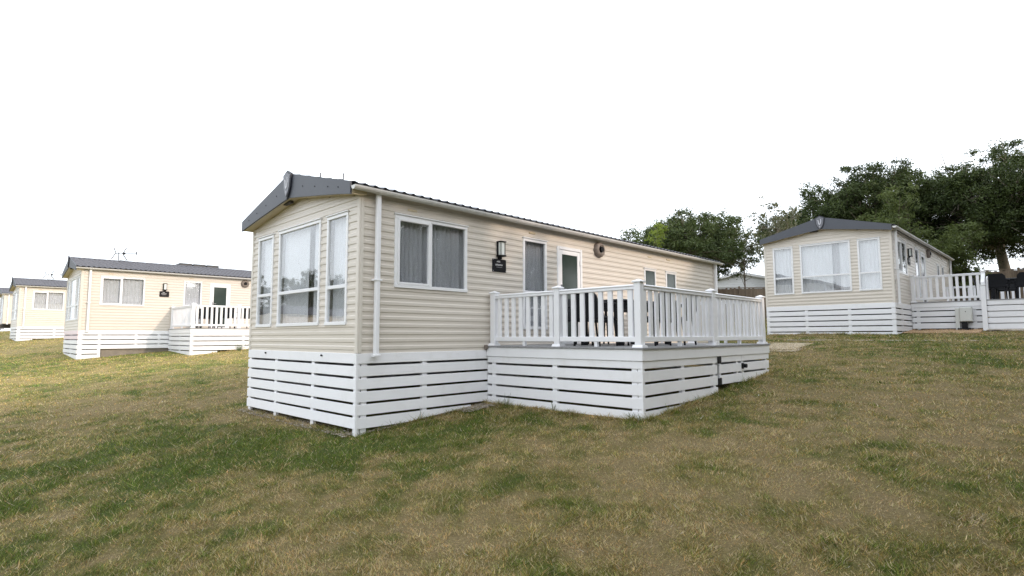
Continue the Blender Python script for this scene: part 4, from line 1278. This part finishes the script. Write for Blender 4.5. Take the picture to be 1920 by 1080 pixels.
tree('willow_tree', 'lower light green bushy tree beyond the far end of the right hand caravan', (32.6, -3.2), 'willow2',
     dict(seed=57, h=5, crown=(0, 0, 2.6, 1.6, 1.9, 2.0), nclump=24, crad=.75, nleaf=8500, lsize=.19, trunk_r=.10, lm=LEAF_WILLOW, bm=BARK, aspect=.3), group=TG)
tree('hedge_bush', 'dark green bush low behind the white chalet roof', (42.5, 8.6), 'hb',
     dict(seed=61, h=4, crown=(0, 0, 2.2, 1.9, 1.9, 1.6), nclump=22, crad=.7, nleaf=6000, lsize=.18, trunk_r=.08, lm=LEAF_OAK, bm=BARK), group=TG, cat='bush')
# the belt of oaks behind and to the right of the camera that shades the foreground
SG = 'belt of oaks behind the viewpoint that shades the foreground lawn'
belt = [(-3.9, -12.6, .79), (-0.8, -12.9, .82), (2.2, -12.4, .80), (4.6, -12.8, .79), (-2, -18.6, .98), (2.8, -19, .98), (5.6, -18.8, .96), (18.2, -14.5, 1.15), (23.0, -15.0, 1.2), (28.0, -15.0, 1.2), (33, -16, 1.2), (20.5, -21, 1.3), (26, -21.4, 1.3), (8.2, -12.9, .50), (11.2, -13.4, .52), (14.2, -13.0, .50)]
ORD = ['first', 'second', 'third', 'fourth', 'fifth', 'sixth', 'seventh', 'eighth', 'ninth', 'tenth', 'eleventh', 'twelfth', 'thirteenth', 'fourteenth', 'fifteenth', 'sixteenth', 'seventeenth']
for i, (x, y, k) in enumerate(belt):
    tree('oak_tree', 'shade oak outside the view behind the viewpoint, ' + ORD[i] + ' of the belt', (x, y), ('oak3', 'oak2')[i % 2], rz=i * 1.7, scale=k, group=SG)
HG = 'unseen hedge bushes added under the belt of oaks behind the viewpoint to block low sky light'
for i in range(9):  # unseen bushes added to block low sky light beneath the crowns
    tree('hedge_bush', 'dark hedge bush added outside the view behind the viewpoint to block low sky light, ' + ORD[i] + ' under the oaks', (-4.6 + 2.4 * i, -10.6 - .5 * (i % 2)), 'hb', rz=i * 2.1, scale=.95, group=HG, cat='bush')

for i, (x, y) in enumerate(((-22, 46), (-15, 48), (-29, 45), (-9.5, 52))):
    tree('oak_tree', 'oak outside the view to the left, seen only in window reflections, ' + ORD[i] + ' of four', (x, y), ('oak3', 'oak2')[i % 2], rz=i * 1.3, scale=.75, group='oaks beyond the caravan reflected in the end windows')
# ------------------------------------------------------------------ gravel
def gravel(name, label, polys, n, size, cols, seed):
    rng = np.random.default_rng(seed)
    P = []
    for (x0, x1, y0, y1), frac in polys:
        k = int(n * frac); P.append(np.stack([rng.uniform(x0, x1, k), rng.uniform(y0, y1, k)], 1))
    P = np.concatenate(P); k = len(P)
    keep = fbm(P[:, 0] * 2.1 + seed, P[:, 1] * 2.1, 3) + .25 * rng.random(k) > .5; P = P[keep]; k = len(P)
    z = G(P[:, 0], P[:, 1]) + .012
    base = np.array([(1, 0, 0), (0, 1, 0), (-1, 0, 0), (0, -1, 0), (0, 0, .7), (0, 0, -.7)], float)
    tri = np.array([(0, 1, 4), (1, 2, 4), (2, 3, 4), (3, 0, 4), (1, 0, 5), (2, 1, 5), (3, 2, 5), (0, 3, 5)])
    s = size * (.5 + rng.random((k, 1, 1))) * (1 + .3 * rng.normal(size=(k, 6, 1)) * .5)
    ang = rng.uniform(0, 6.28, k); ca, sa = np.cos(ang), np.sin(ang)
    b = np.repeat(base[None], k, 0) * s * np.array([1, .75, .6])
    v = np.empty_like(b); v[..., 0] = b[..., 0] * ca[:, None] - b[..., 1] * sa[:, None] + P[:, None, 0]
    v[..., 1] = b[..., 0] * sa[:, None] + b[..., 1] * ca[:, None] + P[:, None, 1]; v[..., 2] = b[..., 2] + z[:, None]
    f = (tri[None] + (np.arange(k) * 6)[:, None, None]).reshape(-1, 3)
    c = np.array(cols)[rng.integers(0, len(cols), k)] * (.7 + .6 * rng.random((k, 1)))
    o = link(name, fast_mesh(name, v.reshape(-1, 3), f, GRAVEL, 3, np.repeat(c, 6, 0)))
    tag(o, label, 'gravel', None, 'stuff')
BUFF = [(.46, .40, .31), (.55, .50, .42), (.36, .29, .20), (.42, .37, .33)]
ORNG = [(.42, .27, .15), (.36, .24, .14), (.5, .36, .24)]
gravel('gravel', 'pale gravel strip at the foot of the large caravan end skirt', [((-.17, .10, .0, 3.8), .55), ((.1, 2.5, -.08, .05), .2), ((1.7, 2.45, -.35, .0), .25)], 3000, .012, [tuple(.72 * k for k in c) for c in BUFF], 3)
gravel('gravel', 'pale gravel patch beyond the far corner of the middle deck', [((11.0, 12.7, -2.1, -1.0), .85), ((10.4, 11.4, -2.3, -1.2), .15)], 10000, .016, [(.44, .36, .25), (.36, .28, .18), (.5, .44, .34)], 4)
gravel('gravel', 'orange brown gravel under the recessed part of the right deck', [((16.3, 18.4, -5.3, -3.5), 1.0)], 7000, .022, ORNG, 5)
gravel('gravel', 'grey buff gravel strip along the clad block of the right deck', [((17.2, 17.85, -8.6, -5.4), 1.0)], 4500, .026, BUFF, 6)
gravel('gravel', 'thin line of pale stones edging the lawn before the right caravan', [((13.6, 13.75, -5.5, -1.0), 1.0)], 900, .018, BUFF, 8)

# ------------------------------------------------------------------ grass
def grass():
    rng = np.random.default_rng(77)
    N = 1550000
    r0, r1 = 2.6, 60.0
    # density about 1/r^2 with extra weight near: sample log radius
    u = rng.random(N)
    r = r0 * (r1 / r0) ** (u ** 1.25)
    yaw0 = math.atan2(FWD.y, FWD.x)
    th = yaw0 + rng.uniform(-math.radians(58), math.radians(58), N)
    x = CAM.x + r * np.cos(th); y = CAM.y + r * np.sin(th)
    keep = np.ones(N, bool)
    def cut(o, yaw, x0, x1, y0, y1):
        c, s = math.cos(yaw), math.sin(yaw); lx = (x - o[0]) * c + (y - o[1]) * s; ly = -(x - o[0]) * s + (y - o[1]) * c
        return (lx > x0) & (lx < x1) & (ly > y0) & (ly < y1)
    for o, yw, rc in (((0, 0), 0, (-.03, 11.3, -.03, 3.8)), ((0, 0), 0, (2.38, 6.85, -2.96, 0)), (RO, RY, (-.03, 10.4, -.03, 3.8)), (RO, RY, (1.4, 8, -4.8, 0)),
                      ((-.475, 18.242), -.021, (-.03, 11.3, -.03, 3.8)), ((-.475, 18.242), -.021, (2.8, 8.2, -2.95, 0)), ((-.95, 34.2), .002, (-.03, 11.3, -.03, 3.8))):
        keep &= ~cut(o, yw, *rc)
    for rc in ((-.2, .06, -.1, 3.9), (11.2, 13.0, -2.0, -.9), (16.9, 18.4, -5.3, -3.5), (17.2, 17.85, -8.6, -5.4)):
        keep &= ~(cut((0, 0), 0, *rc) & (rng.random(N) < (.45 if rc[0] < 0 else .75)))
    x, y, r = x[keep], y[keep], r[keep]
    # unmown fringe along the skirts, and small leafy rosettes in the turf
    fx, fy = [], []
    for (ax, ay, bx, by, m) in ((-.05, 0, -.05, 3.7, 1500), (0, -.05, 2.36, -.05, 1300), (2.33, 0, 2.33, -2.98, 2600), (2.36, -3.0, 6.85, -3.0, 2600), (15.75, -3.4, 15.85, .2, 1500), (3.0, 15.2, 8, 15.1, 1200)):
        t = rng.random(m); fx.append(ax + (bx - ax) * t + rng.normal(size=m) * .022); fy.append(ay + (by - ay) * t + rng.normal(size=m) * .022)
    nf = sum(map(len, fx))
    nr = 0
    for k in range(46):
        rr = rng.uniform(3.4, 13); tt = yaw0 + rng.uniform(-.75, .75); m = 60
        fx.append(CAM.x + rr * math.cos(tt) + rng.normal(size=m) * .045); fy.append(CAM.y + rr * math.sin(tt) + rng.normal(size=m) * .045); nr += m
    n0 = len(x)
    x = np.concatenate([x] + fx); y = np.concatenate([y] + fy)
    bad = np.zeros(len(x), bool); bad[n0 + nf:] = cut((0, 0), 0, -.03, 11.3, -.03, 3.8)[n0 + nf:] | cut((0, 0), 0, 2.38, 6.85, -2.96, 0)[n0 + nf:]
    special = np.zeros(len(x)); special[n0:n0 + nf] = 1; special[n0 + nf:] = 2
    x, y, special = x[~bad], y[~bad], special[~bad]
    r = np.hypot(x - CAM.x, y - CAM.y)
    g = greenness(x, y)
    bare = fbm(x * 1.6 + 90, y * 1.6 + 3, 3)
    k2 = (special > 0) | (rng.random(len(x)) < np.clip(.8 + g * .5 + (bare - .5) * 1.2, .3, 1))
    special = special[k2]
    x, y, r, g = x[k2], y[k2], r[k2], g[k2]; n = len(x)
    z = G(x, y) + ((fbm(x * 0.9, y * 0.9, 3) - 0.5) * 0.05 + (fbm(x * 4 + 5, y * 4, 2) - 0.5) * 0.02) - .006
    lod = np.maximum(1, r / 5.0)
    hgt = (.012 + .032 * rng.random(n) ** 1.8) * (.75 + .6 * fbm(x * 3 + 7, y * 3, 2)) * np.minimum(lod, 2.2) ** .3 * (.8 + .5 * g)
    tuft = fbm(x * 9.0 + 2, y * 9.0 + 60, 2)
    hgt = hgt * (.55 + 1.5 * np.clip(tuft - .25, 0, 1) ** 1.2)
    hgt = np.where(special == 1, hgt * 2.0, hgt)
    wid = (.0019 + .0015 * rng.random(n)) * lod ** .88
    a = rng.uniform(0, 6.283, n); lean = .3 + 1.5 * rng.random(n) ** .9
    # clumps of dry grass lie in common directions
    dirn = fbm(x * 1.1 + 11, y * 1.1 + 5, 2) * 12.0
    lie = rng.random(n) < .28
    b = np.where(lie, dirn + rng.normal(size=n) * .6, rng.uniform(0, 6.283, n))
    wid = np.where(special == 2, wid * 2.2, wid)
    px, py = np.cos(a) * wid, np.sin(a) * wid
    tx = np.cos(b) * lean * hgt; ty = np.sin(b) * lean * hgt
    v = np.empty((n, 3, 3))
    v[:, 0] = np.stack([x - px, y - py, z], 1); v[:, 1] = np.stack([x + px, y + py, z], 1); v[:, 2] = np.stack([x + tx, y + ty, z + hgt], 1)
    gg = np.clip(np.where(special == 2, .95, g + rng.normal(size=n) * .20), 0, 1)
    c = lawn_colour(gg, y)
    st = rng.random(n)
    straw = (st < (.34 - .26 * g))[:, None]
    c = np.where(straw, C_STRAW * (.55 + .5 * rng.random((n, 1))), c * (.45 + 1.15 * rng.random((n, 1))))
    c = c * (.72 + .56 * fbm(x * 16 + 30, y * 16 + 8, 2))[:, None] * 1.02
    # single blades drift towards rust, grey or olive
    hue = rng.random((n, 1))
    c = np.where(hue < .12, c * np.array((1.18, .92, .72)), np.where(hue < .26, c * np.array((.9, .95, 1.12)), np.where(hue > .86, c * np.array((.86, 1.06, .8)), c)))
    fl = (rng.random(n) < .0006)[:, None]
    c = np.where(fl, np.array((.8, .8, .74)), c)
    cc = np.repeat(c[:, None], 3, 1); cc[:, 2] *= 1.15
    o = link('grass', fast_mesh('grass', v.reshape(-1, 3), np.arange(n * 3).reshape(n, 3), GRASS, 3, cc.reshape(-1, 3)))
    tag(o, 'short dry and green grass blades covering the sloping lawn', 'grass', None, 'stuff')
grass()

# weeds against the skirts
def weed(label, x, y, h, n, seed, spread=.12):
    rng = random.Random(seed)
    t = thing('weed', label, 'weed', (x, y, Gf(x, y)), 0, 'weeds growing against the skirting')
    mb = MB()
    for i in range(n):
        a = rng.random() * 6.28; hh = h * (.5 + .6 * rng.random()); d = spread * rng.random()
        bx, by = rng.uniform(-.04, .04), rng.uniform(-.04, .04)
        mb.tube([(bx, by, -.01), (bx + math.cos(a) * d * .4, by + math.sin(a) * d * .4, hh * .6), (bx + math.cos(a) * d, by + math.sin(a) * d, hh)], [.004, .003, .001], 3)
    link('stems', mb.mesh('stems', mat('weed_green', (.09, .12, .04), .7)), t)
weed('tuft of grass stems at the near bottom corner of the middle deck', 2.33, -2.80, .11, 14, 1)
weed('thin grass stems against the middle deck skirt, near the large caravan', 2.33, -.55, .2, 4, 2)
weed('thin grass stems against the middle deck skirt, halfway along', 2.33, -1.5, .17, 4, 3)
weed('green weeds at the foot of the sunlit left deck', 3.9, 15.1, .28, 40, 4, .3)
weed('thin curved stem against the large caravan side skirt', 1.0, -.06, .22, 3, 5, .1)
